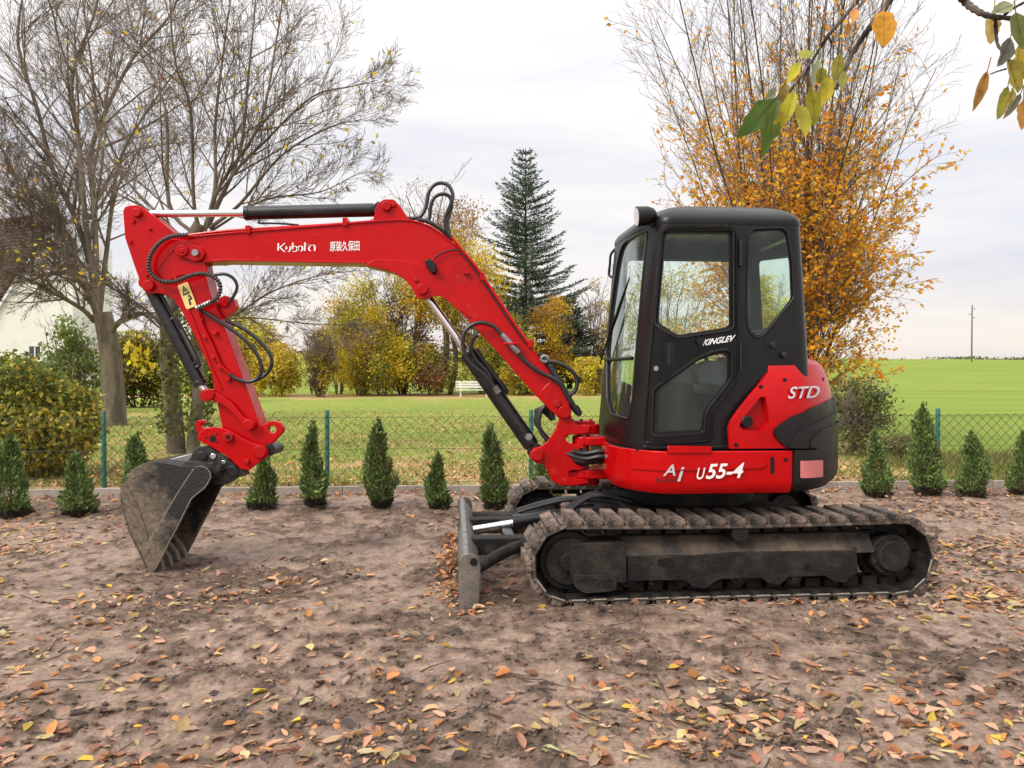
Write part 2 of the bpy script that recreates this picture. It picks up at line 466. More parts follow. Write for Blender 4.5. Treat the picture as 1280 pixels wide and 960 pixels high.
# ------------------------------------------------------------------ the excavator
class Wall:
    """an upright wall standing on a plan outline (u,v); s runs along the outline, off sticks out of it"""
    def __init__(s, pts, fr, taper=None):
        s.fr = fr; s.P = [Vector(p) for p in pts]; s.taper = taper or (lambda u, v, z: (u, v, 0.0))
        s.S = [0.0]
        for a, b in zip(s.P, s.P[1:]): s.S.append(s.S[-1] + (b - a).length)
        seg = [(b - a).normalized() for a, b in zip(s.P, s.P[1:])]
        s.seg = [Vector((t.y, -t.x)) for t in seg]
        n = len(s.P); closed = (s.P[0] - s.P[-1]).length < 1e-4
        s.N = []
        for i in range(n):
            a = s.seg[i - 1] if (i > 0 or closed) else s.seg[0]
            b = s.seg[i] if i < n - 1 else (s.seg[0] if closed else s.seg[-1])
            s.N.append((a + b).normalized())
    def plan(s, q):
        q = min(max(q, 0.0), s.S[-1])
        i = int(np.searchsorted(s.S, q, 'right')) - 1; i = min(max(i, 0), len(s.seg) - 1)
        t = (q - s.S[i]) / max(1e-9, s.S[i + 1] - s.S[i])
        return s.P[i].lerp(s.P[i + 1], t), s.N[i].lerp(s.N[i + 1], t).normalized()
    def uv(s, q, z, off=0.0):
        p, n = s.plan(q)
        u, v, ins = s.taper(p.x, p.y, z)
        return Vector((u, v)) + n * (off - ins)
    def pos(s, q, z, off=0.0):
        p = s.uv(q, z, off)
        return s.fr.w(p.x, p.y, z)
    def hit(s, pp, off=0.0):
        d = ray(*pp); c = Vector((0, 0, EYE)) - s.fr.o
        cu, cv = c.dot(s.fr.U), c.dot(s.fr.V); du, dv = d.dot(s.fr.U), d.dot(s.fr.V)
        z = 1.3; best = None
        for _ in range(7):
            pts = [s.uv(q, z, off) for q in s.S]; best = None; fall = None
            for i in range(len(pts) - 1):
                a, b = pts[i], pts[i + 1]; e = b - a
                den = du * e.y - dv * e.x
                if abs(den) < 1e-9: continue
                t = ((a.x - cu) * e.y - (a.y - cv) * e.x) / den
                k = ((a.x - cu) * dv - (a.y - cv) * du) / den
                if t <= 0 or du * e.y - dv * e.x >= 0: continue       # faces away
                if -1e-6 <= k <= 1 + 1e-6:
                    if best is None or t < best[0]: best = (t, s.S[i] + k * (s.S[i + 1] - s.S[i]))
                else:
                    miss = max(-k, k - 1) * e.length
                    if fall is None or miss < fall[0]: fall = (miss, t, s.S[i] + min(max(k, 0), 1) * (s.S[i + 1] - s.S[i]))
            if best is None: best = (fall[1], fall[2])
            z = c.z + d.z * best[0]
        return best[1], z
    def map(s, off):
        def f(p):
            q, z = s.hit(p)
            return s.pos(q, z, off)
        return f

def wrap(mb, wall, outer, holes, off, thick, zb_=(), two=False):
    """a plate with holes, outline in (s,z), bent round the wall"""
    loops = [outer] + list(holes)
    flat = [Vector((a, b, 0)) for l in loops for a, b in l]
    tri = tessellate_polygon([[Vector((a, b, 0)) for a, b in l] for l in loops])
    bm = bmesh.new()
    vv = [bm.verts.new(p) for p in flat]
    for t in tri:
        try: bm.faces.new([vv[i] for i in t])
        except ValueError: pass
    s0, s1 = min(p.x for p in flat), max(p.x for p in flat)
    cuts = [q for q in wall.S if s0 + 1e-4 < q < s1 - 1e-4]
    for q in cuts:
        bmesh.ops.bisect_plane(bm, geom=bm.verts[:] + bm.edges[:] + bm.faces[:], plane_co=(q, 0, 0), plane_no=(1, 0, 0), dist=1e-5)
    for z in zb_:
        bmesh.ops.bisect_plane(bm, geom=bm.verts[:] + bm.edges[:] + bm.faces[:], plane_co=(0, z, 0), plane_no=(0, 1, 0), dist=1e-5)
    bmesh.ops.remove_doubles(bm, verts=bm.verts[:], dist=1e-5)
    bm.verts.index_update()
    sz = [(v.co.x, v.co.y) for v in bm.verts]; n = len(sz)
    V = [wall.pos(a, b, off) for a, b in sz] + [wall.pos(a, b, off - thick) for a, b in sz]
    F = [tuple(v.index for v in f.verts) for f in bm.faces]
    F += [tuple(n + i for i in reversed(f)) for f in F]
    for e in bm.edges:
        if len(e.link_faces) == 1:
            a, b = e.verts[0].index, e.verts[1].index
            F.append((a, b, b + n, a + n))
    bm.free()
    nf = len(mb.f); mb.add(V, F)
    if two:                                                 # inner face and rim carry the second material
        k = sum(1 for f in F if all(i < n for i in f))
        mb.m[nf + k:] = [1] * (len(F) - k)

def szs(wall, pxs, r=0, n=5, off=0.0):
    if r: pxs = rounded(pxs, r, n)
    return [wall.hit(p, off) for p in pxs]

EX = Frame(1.343, 5.62, 4.5)
BM = Frame(0.54, 5.53, 0.0)
exc = thing('excavator', (1.343, 5.62, 0), 'red and black crawler excavator with its boom reaching out to a muddy bucket', 'excavator')

# --- crawler tracks
PITCH_LEN, TR, TC = 0.1375, 0.220, 1.060
STRAIGHT = 2 * TC
PERIM = 2 * STRAIGHT + 2 * math.pi * TR
NSHOE = 43
ZAX = 0.030 + TR
def track_at(t):
    t %= PERIM
    if t < STRAIGHT: return (-TC + t, ZAX + TR - 0.012 * math.sin(math.pi * t / STRAIGHT)), 0.0
    t -= STRAIGHT
    if t < math.pi * TR:
        a = t / TR; return (TC + TR * math.sin(a), ZAX + TR * math.cos(a)), -a
    t -= math.pi * TR
    if t < STRAIGHT: return (TC - t, ZAX - TR), -math.pi
    t -= STRAIGHT
    a = math.pi + t / TR
    return (-TC + TR * math.sin(a), ZAX + TR * math.cos(a)), -a

LOC = Frame(0, 0, 0)
def shoe_mesh(polished):
    mb = MB()
    p = PITCH_LEN
    mb.prism(LOC, [(-p * .49, 0), (p * .49, 0), (p * .49, .014), (-p * .49, .014)], -.2, .2)
    mb.prism(LOC, [(-.050, .012), (.036, .012), (.030, .056), (-.043, .056)], -.197, .197)
    mb.prism(LOC, [(.044, .012), (.060, .012), (.057, .034), (.047, .034)], -.19, .19)
    mb.cur = 2
    mb.box(LOC, -.05, .05, -.055, .055, -.062, -.002)
    mb.box(LOC, -p * .485, p * .485, -.198, .198, -.006, -.0005)
    mb.cur = 0
    for x in (-.022, .016):
        mb.tube([(x, -.196, .034), (x, -.206, .034)], .010, 6)
    if polished:
        mb.cur = 1
        mb.prism(LOC, [(-.042, -.001), (.042, -.001), (.042, .006), (-.042, .006)], -.2045, -.199)
        mb.cur = 0
    me = bpy.data.meshes.new('track_shoe')
    me.from_pydata(mb.v, [], mb.f)
    bm = bmesh.new(); bm.from_mesh(me); bmesh.ops.recalc_face_normals(bm, faces=bm.faces); bm.to_mesh(me); bm.free()
    me.materials.append(M['shoe']); me.materials.append(M['worn']); me.materials.append(M['under'])
    me.polygons.foreach_set('material_index', mb.m)
    return me
SHOE, SHOE_POLISHED = shoe_mesh(False), shoe_mesh(True)

def crawler(vc, near):
    """vc: middle of the track"""
    sg = -1 if near else 1
    f0 = vc + sg * 0.165                                    # outer face of the side beam
    mb = MB()
    v_in = vc - sg * 0.10
    lo, hi = (min(f0, v_in), max(f0, v_in))
    if near:
        low = [(784, 727)] + z7((0, 590), (60, 590), (95, 622), (150, 628), (185, 600), (215, 585), (400, 580), (430, 605), (480, 612), (520, 575), (680, 570), (720, 598), (770, 600), (810, 570), (830, 560))
        top = z7((820, 440), (800, 455), (300, 462), (0, 480)) + [(784, 694)]
        uz = [EX.hit(p, f0) for p in low + top]
    else:
        uz = [(-.75, .13), (.9, .13), (.9, .29), (-.75, .29)]
    mb.prism(EX, uz, f0, v_in)
    # sloping shoulder of the beam, up to the return rollers
    zt = .33
    a0, a1 = (-.72, .93)
    V = [EX.w(a0, f0, .285), EX.w(a1, f0, .275), EX.w(a1, f0 - sg * .09, zt + .06), EX.w(a0, f0 - sg * .09, zt + .06),
         EX.w(a0, v_in, .285), EX.w(a1, v_in, .275), EX.w(a1, v_in, zt + .06), EX.w(a0, v_in, zt + .06)]
    tr = mb.build('crawler_track', M['under'], exc, bevel=.006)
    mb = MB(); mb.add(V, [(0, 1, 2, 3), (4, 7, 6, 5), (0, 3, 7, 4), (1, 5, 6, 2), (3, 2, 6, 7), (0, 4, 5, 1)]); mb.build('beam_shoulder', M['shoulder'], tr, bevel=.006)
    tr['label'] = 'near crawler track caked in dry mud' if near else 'far crawler track seen under the body'
    if near:
        b = MB()
        fo = f0 - .02
        b.slab(EX, [(713, 680), (782, 678), (784, 728), (771, 729), (717, 731), (713, 722)], fo, f0 + .12)
        b.build('idler_guard', M['under'], tr, bevel=.004); b = MB()
        b.slab(EX, [(717, 719), (771, 718), (771, 737), (762, 740), (732, 742), (722, 737), (717, 730)], fo - .012, fo - .0005)
        for px in (726, 744, 762): b.pin(EX, (px, 724), fo - .02, fo - .012, .009, 8)
        b.build('guard_flap', M['under'], tr, bevel=.004)
        for px, py in ((814, 730), (838, 706), (850, 722)):
            b = MB(); b.pin(EX, (px, py), f0 - .008, f0, .010, 8); b.build('beam_bolt', M['under'], tr)
        b = MB()
        b.slab(EX, rounded([(822, 699), (842, 698), (842, 708), (822, 708)], 4), f0 - .004, f0 - .0005)
        b.build('beam_slot', M['trim'], tr)
        b = MB(); b.pin(EX, (926, 668), f0 - .03, f0 + .15, .055, 20); b.build('carrier_roller', M['under'], tr, bevel=.006)
        b = MB(); b.pin(EX, (1009, 709), f0 - .004, f0 - .0005, .02, 10); b.build('grease_port', M['trim'], tr)
    # drive sprocket and final drive
    b = MB()
    rim = []
    for k in range(36):
        a = 2 * math.pi * k / 36; rr = .185 if k % 2 else .165
        rim.append((TC - .01 + rr * math.cos(a), ZAX + rr * math.sin(a)))
    b.prism(EX, rim, vc - .035, vc + .035)
    b.disc(EX, TC - .01, ZAX, vc + sg * .14, vc - sg * .14, .135, 28)
    b.disc(EX, TC - .01, ZAX, vc + sg * .175, vc + sg * .1, .10, 24, .115)
    for k in range(9):
        a = 2 * math.pi * k / 9
        b.disc(EX, TC - .01 + .118 * math.cos(a), ZAX + .118 * math.sin(a), vc + sg * .15, vc + sg * .13, .010, 6)
    b.build('drive_sprocket', M['under'], tr, bevel=.004)
    b = MB()
    b.disc(EX, -TC, ZAX, vc - .11, vc + .11, .185, 32)
    b.disc(EX, -TC, ZAX, vc - .135, vc + .135, .15, 28)
    b.disc(EX, -TC, ZAX, vc - .16, vc + .16, .06, 20)
    b.build('idler_wheel', M['under'], tr, bevel=.006)
    for k in range(5):
        b = MB(); u = -.68 + k * .36
        b.disc(EX, u, .135, vc - .13, vc + .13, .062, 18)
        b.disc(EX, u, .135, vc - .155, vc + .155, .03, 12)
        b.build('track_roller', M['under'], tr, bevel=.004)
    rr = random.Random(3 if near else 4)
    for k in range(NSHOE):
        (u, z), a = track_at((k + .3) * PERIM / NSHOE)
        o = bpy.data.objects.new('track_shoe', SHOE_POLISHED if z < .2 else SHOE)
        COL.objects.link(o)
        o.parent = tr
        rot = Matrix.Rotation(EX.a, 4, 'Z') @ (Matrix.Scale(1, 4) if near else Matrix.Rotation(0, 4, 'Z')) @ Matrix.Rotation(-a, 4, 'Y')
        if not near:
            rot = Matrix.Rotation(EX.a, 4, 'Z') @ Matrix.Rotation(-a, 4, 'Y')
        o.matrix_local = Matrix.Translation(EX.w(u, vc + rr.uniform(-.004, .004), z)) @ rot
    return tr
crawler(-.78, True)
crawler(.78, False)

# --- centre frame between the tracks and the slewing ring
mb = MB()
mb.box(EX, -.55, .6, -.62, .62, .27, .47)
mb.box(EX, -.85, -.45, -.42, .42, .22, .40)
mb.box(EX, .5, .8, -.62, .62, .24, .38)
mb.build('undercarriage_frame', M['under'], exc, bevel=.015)
mb = MB()
mb.disc(EX, 0, .47, 0, 0.001, .001)                         # seed, replaced below
mb = MB()
mb.tube([EX.w(0, 0, .46), EX.w(0, 0, .66)], .40, 40)
mb.tube([EX.w(0, 0, .50), EX.w(0, 0, .60)], .47, 40)
mb.build('slewing_ring', M['under'], exc, bevel=.006)

# --- dozer blade
mb = MB()
UB = -1.675
prof = [(UB - .055, .0), (UB - .025, .07), (UB - .015, .15), (UB - .03, .23), (UB - .06, .295)]
back = [(UB + .005, .295), (UB + .055, .23), (UB + .065, .15), (UB + .05, .06), (UB + .03, .0)]
mb.prism(EX, prof + back, -1.0, 1.04)
bl = mb.build('dozer_blade', M['blade'], exc, bevel=.008)
bl['label'] = 'muddy dozer blade resting on the ground'
mb = MB(); mb.tube([EX.w(UB - .03, -1.0, .302), EX.w(UB - .03, 1.04, .302)], .027, 14)
mb.build('top_bar', M['steel'], bl)
for v in (-1.012, 1.04):
    mb = MB()
    e = [(UB - .075, .295), (UB - .05, .33), (UB + .0, .337), (UB + .045, .315), (UB + .058, .25), (UB + .05, .13), (UB + .045, .0), (UB - .075, .0), (UB - .06, .17)]
    mb.prism(EX, e, v, v + .014 if v > 0 else v + .012)
    ep = mb.build('end_plate', M['blade'], bl, bevel=.004)
    if v < 0:
        mb = MB(); mb.disc(EX, UB + .015, .285, v - .003, v + .004, .024, 14); mb.build('lifting_eye', M['trim'], bl)
mb = MB(); mb.prism(EX, [(UB - .075, .0), (UB - .045, .0), (UB - .03, .075), (UB - .055, .075)], -.99, 1.03)
mb.build('cutting_edge', M['steel'], bl, bevel=.003)
for sgn in (-1, 1):
    mb = MB()
    # a stout box arm and its diagonal stay
    a = EX.w(UB + .02, sgn * .86, .20); b = EX.w(-1.28, sgn * .50, .27); c = EX.w(-.6, sgn * .40, .31)
    mb.tube(catmull([a, b, c], 5), .040, 12)
    mb.box(EX, UB + .02, -.62, sgn * .34 - .05, sgn * .34 + .05, .17, .29)
    mb.build('push_arm', M['under'], bl, bevel=.01)
mb = MB(); mb.box(EX, UB + .25, UB + .33, -.36, .36, .19, .28); mb.build('cross_member', M['black'], bl, bevel=.008)
mb = MB(); mb.rod(EX.w(UB + .04, .03, .26), EX.w(-1.30, .03, .31), .028); mb.build('blade_cylinder_rod', M['chrome'], bl)
mb = MB(); mb.rod(EX.w(-1.33, .03, .31), EX.w(-.72, .03, .40), .050); mb.rod(EX.w(-1.34, .03, .31), EX.w(-1.28, .03, .316), .060)
mb.build('blade_cylinder', M['black'], bl)
mb = MB()
for dv, dz in ((0, 0), (.05, .01), (.1, .0)):
    mb.tube(catmull([EX.w(-1.3, .1 + dv, .37 + dz), EX.w(-1.1, .08 + dv, .43 + dz), EX.w(-.9, .05 + dv, .47), EX.w(-.6, dv, .46)], 5), .014, 8)
mb.build('blade_hose', M['hose'], bl)
for dv in (-.25, -.15):
    mb = MB()
    p = catmull([EX.w(-.98, dv, .42), EX.w(-.84, dv - .02, .53), EX.w(-.72, dv - .05, .56), EX.w(-.5, dv, .50)], 5)
    mb.tube(p, .018, 8); mb.tube(p[:3], .024, 8)
    mb.build('swivel_hose', M['hose'], exc)

# --- upper carriage
arc = [(1.02 * math.cos(math.radians(a)), 1.02 * math.sin(math.radians(a))) for a in range(-63, 64, 6)]
HOUSE = [(-.66, .62), (-.685, .40), (-.69, .15), (-.695, -.12), (-.71, -.33), (-.715, -.48), (-.675, -.64), (-.605, -.76), (-.53, -.845), (-.45, -.893), (-.36, -.909), (0, -.909)] + arc + [(0, .909), (-.45, .909), (-.60, .80), (-.66, .62)]
house = Wall(HOUSE, EX)
zlo, zhi = .66, .935
s_red, _ = house.hit((991, 590))
mb = MB()
L_ = house.S[-1]
s_far = L_ - 1.15
def tuck(u, v, z):                                          # the belt rolls under at its lower edge
    k = max(0.0, (.745 - z) / .085)
    return u, v, .030 * k * k
belt = Wall(HOUSE, EX, tuck)
zbr = (.68, .70, .72, .745)
wrap(mb, belt, [(0, zlo), (s_red, zlo), (s_red, zhi), (0, zhi)], [], 0, .03, zbr)
body = mb.build('upper_body', M['red'], exc, bevel=.006)
mb = MB()
mb.add([EX.w(*belt.uv(q, zlo, -.01), zlo + .004) for q in belt.S[:-1]], [tuple(range(len(belt.S) - 1))])
mb.add([EX.w(*belt.uv(q, zhi, -.012), zhi - .002) for q in belt.S[:-1]], [tuple(range(len(belt.S) - 1))])
mb.build('floor_plate', M['under'], body)
mb = MB(); wrap(mb, belt, [(s_far, zlo), (L_, zlo), (L_, zhi), (s_far, zhi)], [], 0, .03, zbr)
mb.build('far_side_panel', M['red'], body, bevel=.004)
# pressed swage, slot, cap and step on the belt
mb = MB()
wrap(mb, belt, szs(belt, [(789, 571), (952, 571), (958, 578), (953, 585), (789, 586)], 5), [], .010, .02)
mb.build('pressed_panel', M['red'], body, bevel=.008, seg=3)
mb = MB(); wrap(mb, belt, szs(belt, [(963, 571), (967.5, 571), (967.5, 592), (963, 592)], 2.2), [], .004, .01)
mb.pin(EX, (982.5, 574.5), -.915, -.88, .012, 12)
mb.build('slot', M['trim'], body)
mb = MB(); wrap(mb, belt, szs(belt, [(834, 557), (889, 558), (889, 566), (834, 566)]), [], .012, .04)
mb.build('door_step', M['red'], body, bevel=.006)
mb = MB(); mb.slab(EX, [(755, 566), (764, 569), (764, 578), (755, 575)], -.60, -.59); 
# counterweight
def cw_out(u, v, z):
    k = max(0.0, (.76 - z) / .10)
    return u, v, .075 * k * k
cw = Wall(HOUSE, EX, cw_out)
sB, _ = cw.hit((1046, 590))
mb = MB()
s_end = s_far
s_mid = (s_red + s_far) / 2
top = [(s_red + .003, .938), (s_red + .16, .938), (s_red + .24, .96), (s_red + .32, 1.03), (s_red + .40, 1.085), (s_end - .40, 1.085), (s_end - .30, 1.0), (s_end - .2, .938), (s_end, .938)]
wrap(mb, cw, [(s_end, zlo), (s_red + .003, zlo)] + top, [], .022, .12, (.68, .70, .72, .745, .938, .99, 1.04))
cwo = mb.build('counterweight', M['weight'], exc, bevel=.014, seg=3)
mb = MB(); wrap(mb, cw, szs(cw, [(1000.5, 576), (1028, 575), (1028, 596), (1000.5, 597.5)], 1.5, off=.022), [], .027, .008)
mb.build('reflector', M['reflector'], cwo, bevel=.002)

# engine hood
def hood_in(u, v, z):
    k = max(0.0, (z - 1.14) / .40)
    return u, v, .012 + .11 * k ** 2.2
hood = Wall(HOUSE, EX, hood_in)
hz = [1.0, 1.1, 1.18, 1.25, 1.31, 1.36, 1.40, 1.44, 1.47]
pR = [(912.5, 561), (911, 535), (914, 526), (923, 513), (938, 494), (953, 476.5), (961, 465)]
cs = [hood.hit(p) for p in pR]
s_back = s_far - .25
fuel = szs(hood, [(924, 532), (931, 520), (941, 508), (951, 496), (957, 496), (960, 512), (961, 528), (957, 536), (950, 538.5), (928, 537)], 7, 4)
mb = MB()
red_poly = cs + [(cs[-1][0] + .01, 1.49), (s_back, 1.49), (s_back, .945)]
wrap(mb, hood, red_poly, [fuel], .0, .03, hz)
# crown of the hood: rolls over to the top
ring0 = [q for q in np.linspace(cs[-1][0] + .01, s_back, 40)]
rows = [[hood.pos(q, 1.49, 0) for q in ring0]]
for ins, zz in ((-.022, 1.512), (-.055, 1.532), (-.11, 1.546), (-.30, 1.554), (-.6, 1.556)):
    rows.append([Vector((*hood.fr.w(*hood.uv(q, 1.49, ins), zz),)) for q in ring0])
V = [p for r_ in rows for p in r_]; n = len(ring0)
mb.add(V, [(i * n + j, i * n + j + 1, (i + 1) * n + j + 1, (i + 1) * n + j) for i in range(len(rows) - 1) for j in range(n - 1)])
hd = mb.build('engine_hood', M['red'], exc, bevel=.004)
mb = MB()
wrap(mb, hood, fuel, [], -.052, .01)
fl = szs(hood, [(924, 532), (931, 520), (941, 508), (951, 496), (957, 496), (960, 512), (961, 528), (957, 536), (950, 538.5), (928, 537)], 7, 4)
n = len(fl)
mb.add([hood.pos(a, b, -.0) for a, b in fl] + [hood.pos(a, b, -.053) for a, b in fl], [(i, (i + 1) % n, (i + 1) % n + n, i + n) for i in range(n)])
mb.build('fuel_recess', M['red_worn'], hd)
mb = MB(); q0, zq = hood.hit((934, 527)); c0 = hood.pos(q0, zq, -.05); c1 = hood.pos(q0, zq, -.012)
mb.tube([c0, c1], .034, 20); mb.tube([c1, hood.pos(q0, zq, .008)], [.042, .036], 12)
mb.build('fuel_cap', M['trim'], hd, bevel=.004)
mb = MB()
for p in ((951, 483.5), (981, 475), (920, 556), (1029, 474)):
    mb = MB(); q, z = hood.hit(p); mb.tube([hood.pos(q, z, -.01), hood.pos(q, z, .005)], .013, 12)
    mb.build('hood_bolt', M['trim'], hd)
# black vent moulding in three steps
v1 = [(966, 538), (973, 531), (987, 521.5), (1012, 510), (1036, 499), (1041, 498), (1043, 516), (1045, 533), (1034, 541), (1025, 550), (1021, 560), (984, 560.5), (973, 552), (967, 545)]
v2 = [(983, 559.5), (990, 547), (1000, 537), (1020, 526), (1043, 512), (1045, 533), (1034, 541), (1025, 550), (1021, 559.5)]
v3 = [(1007, 559), (1010, 547), (1020, 537), (1044, 524), (1045, 533), (1034, 541), (1025, 550), (1021, 559)]
mb = MB()
def to_rear(pxs, lim):
    out = szs(hood, rounded(pxs, 4, 3)); return out
for k, pxs in enumerate((v1, v2, v3)):
    P = szs(hood, rounded(pxs, 3, 3))
    wrap(mb, hood, P, [], .016 + .013 * k, .03, hz)
q1 = max(p[0] for p in szs(hood, v1)) - .03
wrap(mb, hood, [(q1, 1.06), (s_back, 1.06), (s_back, 1.26), (q1, 1.26)], [], .018, .03, hz)
mb.build('side_vent', M['weight'], hd, bevel=.006)
sm = hood.map(.014)
decal('lettering', text_shape('STD', .012, .18), (983, 498.5), (1021, 497), (985, 483.5), sm, M['grey_decal'], hd)
# belt lettering
bmap = belt.map(.0135)
decal('lettering', text_shape('55-4', .022, .12), (881, 598.5), (926.5, 597), (884.5, 579.5), bmap, M['white'], body)
decal('lettering', text_shape('U', .012, .12), (869.5, 599), (879, 598.8), (871.5, 584.5), bmap, M['white'], body)
decal('lettering', text_shape('A', .012, .15), (829, 594.5), (844, 594.2), (831, 580.5), bmap, M['grey_decal'], body)
decal('lettering', text_shape('i', .012, .15), (846, 601.5), (852.5, 601.2), (848.5, 583.5), bmap, M['grey_decal'], body)
decal('lettering', text_shape('Autoville', .012, .1), (818.5, 602.5), (845, 601.5), (819, 596.3), bmap, M['dark_decal'], body)

# front lugs that carry the swing bracket
for za, zz in ((.655, .725), (.90, .965)):
    mb = MB()
    mb.prism(EX, [(-.82, za), (-.66, za), (-.66, zz), (-.82, zz)], -.17, .09)
    mb.tube([EX.w(-.815, -.05, za - .001), EX.w(-.815, -.05, zz + .001)], .085, 20)
    mb.build('swing_lug', M['red'], body, bevel=.012, seg=3)
mb = MB(); wrap(mb, belt, [(.30, .74), (.72, .74), (.72, .885), (.30, .885)], [], .006, .02); mb.build('hose_port', M['trim'], body)
mb = MB(); mb.tube([EX.w(-.815, -.05, .645), EX.w(-.815, -.05, .98)], .040, 16); mb.build('swing_pin', M['steel'], body)
for k, (vv, zz) in enumerate(((-.16, .80), (-.13, .83), (-.16, .86), (-.10, .78), (-.19, .825))):
    mb = MB()
    mb.tube(catmull([EX.w(-.66, vv - .08, zz), EX.w(-.74, vv - .09, zz + .01), EX.w(-.84, vv - .04, zz - .01), EX.w(-.93, vv + .06, zz + .01), EX.w(-1.02, vv + .10, zz + .06)], 6), .017, 8)
    mb.build('hose', M['hose'], body)
mb = MB(); q, z = belt.hit((758, 571)); mb.tube([belt.pos(q, z, -.02), belt.pos(q, z, .008)], .017, 12); mb.build('side_marker', M['steel'], body)

# --- cab
def round_each(pts, rs, n=6):
    out = []
    for i, p in enumerate(pts):
        q = [pts[i - 1], p, pts[(i + 1) % len(pts)]]
        out += rounded(q, rs[i], n)[n + 1:2 * n + 2]
    return out
CABP = round_each([(-.685, .13), (-.675, -.25), (-.635, -.58), (-.535, -.83), (.605, -.83), (.625, .13)], [.05, .15, .15, .10, .13, .035])
CABP = CABP + [CABP[0]]
UC, VC = .02, -.36
def cab_taper(u, v, z):
    k = min(max((z - .95) / 1.45, -.1), 1.1)
    if u < UC: u2 = UC + (u - UC) * (1 - .18 * k)
    else: u2 = UC + (u - UC) * (1 - .155 * k)
    return u2, VC + (v - VC) * (1 - .055 * k), 0.0
cabw = Wall(CABP, EX, cab_taper)
Lc = cabw.S[-1]
Z0, Z1 = .94, 2.41
door_px = [(826.5, 292), (832, 282.5), (913, 282), (922, 291), (922.5, 470), (917, 482), (894, 511), (889.5, 521), (889, 550), (884, 553), (808, 555), (805.5, 548), (811, 470)]
door_sz = szs(cabw, door_px, 5, 4)
cx, cz = sum(p[0] for p in door_sz) / len(door_sz), sum(p[1] for p in door_sz) / len(door_sz)
door_hole = [(cx + (a - cx) * 1.012, cz + (b - cz) * 1.008) for a, b in door_sz]
qw_px = [(936, 292), (942, 286), (978, 284.5), (985, 291), (991, 330), (992.5, 372), (988, 379), (953, 421), (945, 423), (936, 414), (933.5, 395)]
qw = szs(cabw, qw_px, 6, 4)
# windscreen: wraps the front, from the far corner to the near pillar
ws_px = [(809.5, 288), (803, 352), (796, 430), (790.5, 500), (786.5, 524)]
ws_near = [cabw.hit(p) for p in ws_px]
ws_far = [cabw.hit(p) for p in ((764, 518), (759, 500), (758.5, 440), (764, 385), (771, 335), (776, 312), (781, 303))]
ws = rounded([(a, b) for a, b in ws_near] + [(max(a, .05), b) for a, b in ws_far], .03, 3)
# where each side of the shell lies along s
def s_of(u, v):
    best = min(range(len(CABP)), key=lambda i: (CABP[i][0] - u) ** 2 + (CABP[i][1] - v) ** 2)
    return cabw.S[best]
s_rear0, s_rear1 = s_of(.605, -.72), s_of(.625, .10)
rear_win = rounded([(s_rear0 + .05, 1.58), (s_rear1 - .01, 1.58), (s_rear1 - .01, 2.35), (s_rear0 + .05, 2.35)], .04, 3)
s_fr0 = s_rear1 + .16
far_win = rounded([(s_rear1 + .085, 1.50), (Lc - .50, 1.42), (Lc - .10, 1.12), (Lc - .08, 2.30), (s_rear1 + .085, 2.30)], .05, 3)
mb = MB()
wrap(mb, cabw, [(0, Z0), (Lc, Z0), (Lc, Z1), (0, Z1)], [door_hole, qw, ws, rear_win, far_win], 0, .045)
cab = mb.build('cab', M['cab'], exc, bevel=.005)
# roof: rings that close over the shell
rows = []
cen = Vector((sum(cabw.uv(q, 2.41).x for q in cabw.S[:-1]) / (len(cabw.S) - 1), VC))
cen.x = (min(cabw.uv(q, 2.41).x for q in cabw.S) + max(cabw.uv(q, 2.41).x for q in cabw.S)) / 2
for ins, kk, zz in ((.003, 1, 2.40), (.005, 1, 2.42), (-.004, 1, 2.445), (-.025, 1, 2.472), (-.025, .93, 2.500), (-.025, .83, 2.526), (-.025, .68, 2.546), (-.025, .45, 2.556), (-.025, .2, 2.559)):
    ring_ = []
    for q in cabw.S[:-1]:
        p_ = cabw.uv(q, min(zz, 2.41), ins); p_ = cen + (p_ - cen) * kk
        ring_.append(EX.w(p_.x, p_.y, zz))
    rows.append(ring_)
n = len(rows[0]); V = [p for r_ in rows for p in r_]
F = [(i * n + j, i * n + (j + 1) % n, (i + 1) * n + (j + 1) % n, (i + 1) * n + j) for i in range(len(rows) - 1) for j in range(n)]
F.append(tuple(range((len(rows) - 1) * n, len(rows) * n)))
F.append(tuple(reversed(range(n))))
mb = MB(); mb.add(V, F); mb.build('roof', M['cab'], cab, angle=60)
# door
up_px = [(832, 288), (914, 287.5), (917, 291), (917, 409), (912, 413), (846, 423), (838, 419), (820, 407), (819, 400), (829, 291)]
lo_px = [(890, 440), (908, 437), (914, 441), (914, 471), (911, 478), (884, 512), (881, 520), (879, 539), (875, 542), (819, 545), (815, 541), (817, 489), (821, 483), (872, 447)]
up, lo = szs(cabw, up_px, 4, 3), szs(cabw, lo_px, 4, 3)
mb = MB(); wrap(mb, cabw, door_sz, [up, lo], .014, .04)
door = mb.build('cab_door', M['door'], cab, bevel=.006, seg=3)
for nm, g in (('door_window', up), ('door_window', lo)):
    mb = MB(); wrap(mb, cabw, g, [], -.004, .006, two=True); go = mb.build(nm, [M['glass'] if g is up else M['glass_dusty'], M['glass_inner']], door, smooth=False)
def seal(pxs_sz, off, rad, closed=True):
    P = [cabw.pos(a, b, off) for a, b in pxs_sz]
    if closed: P = P + [P[0]]
    return P
for g in (up, lo):
    mb = MB(); mb.tube(seal(g, .010, 0), .011, 6, cap=False); mb.build('window_seal', M['trim'], door)
mb = MB(); mb.tube(seal([(cx + (a - cx) * .97, cz + (b - cz) * .982) for a, b in door_sz], .014, 0), .008, 6, cap=False); mb.build('door_rib', M['door'], door)
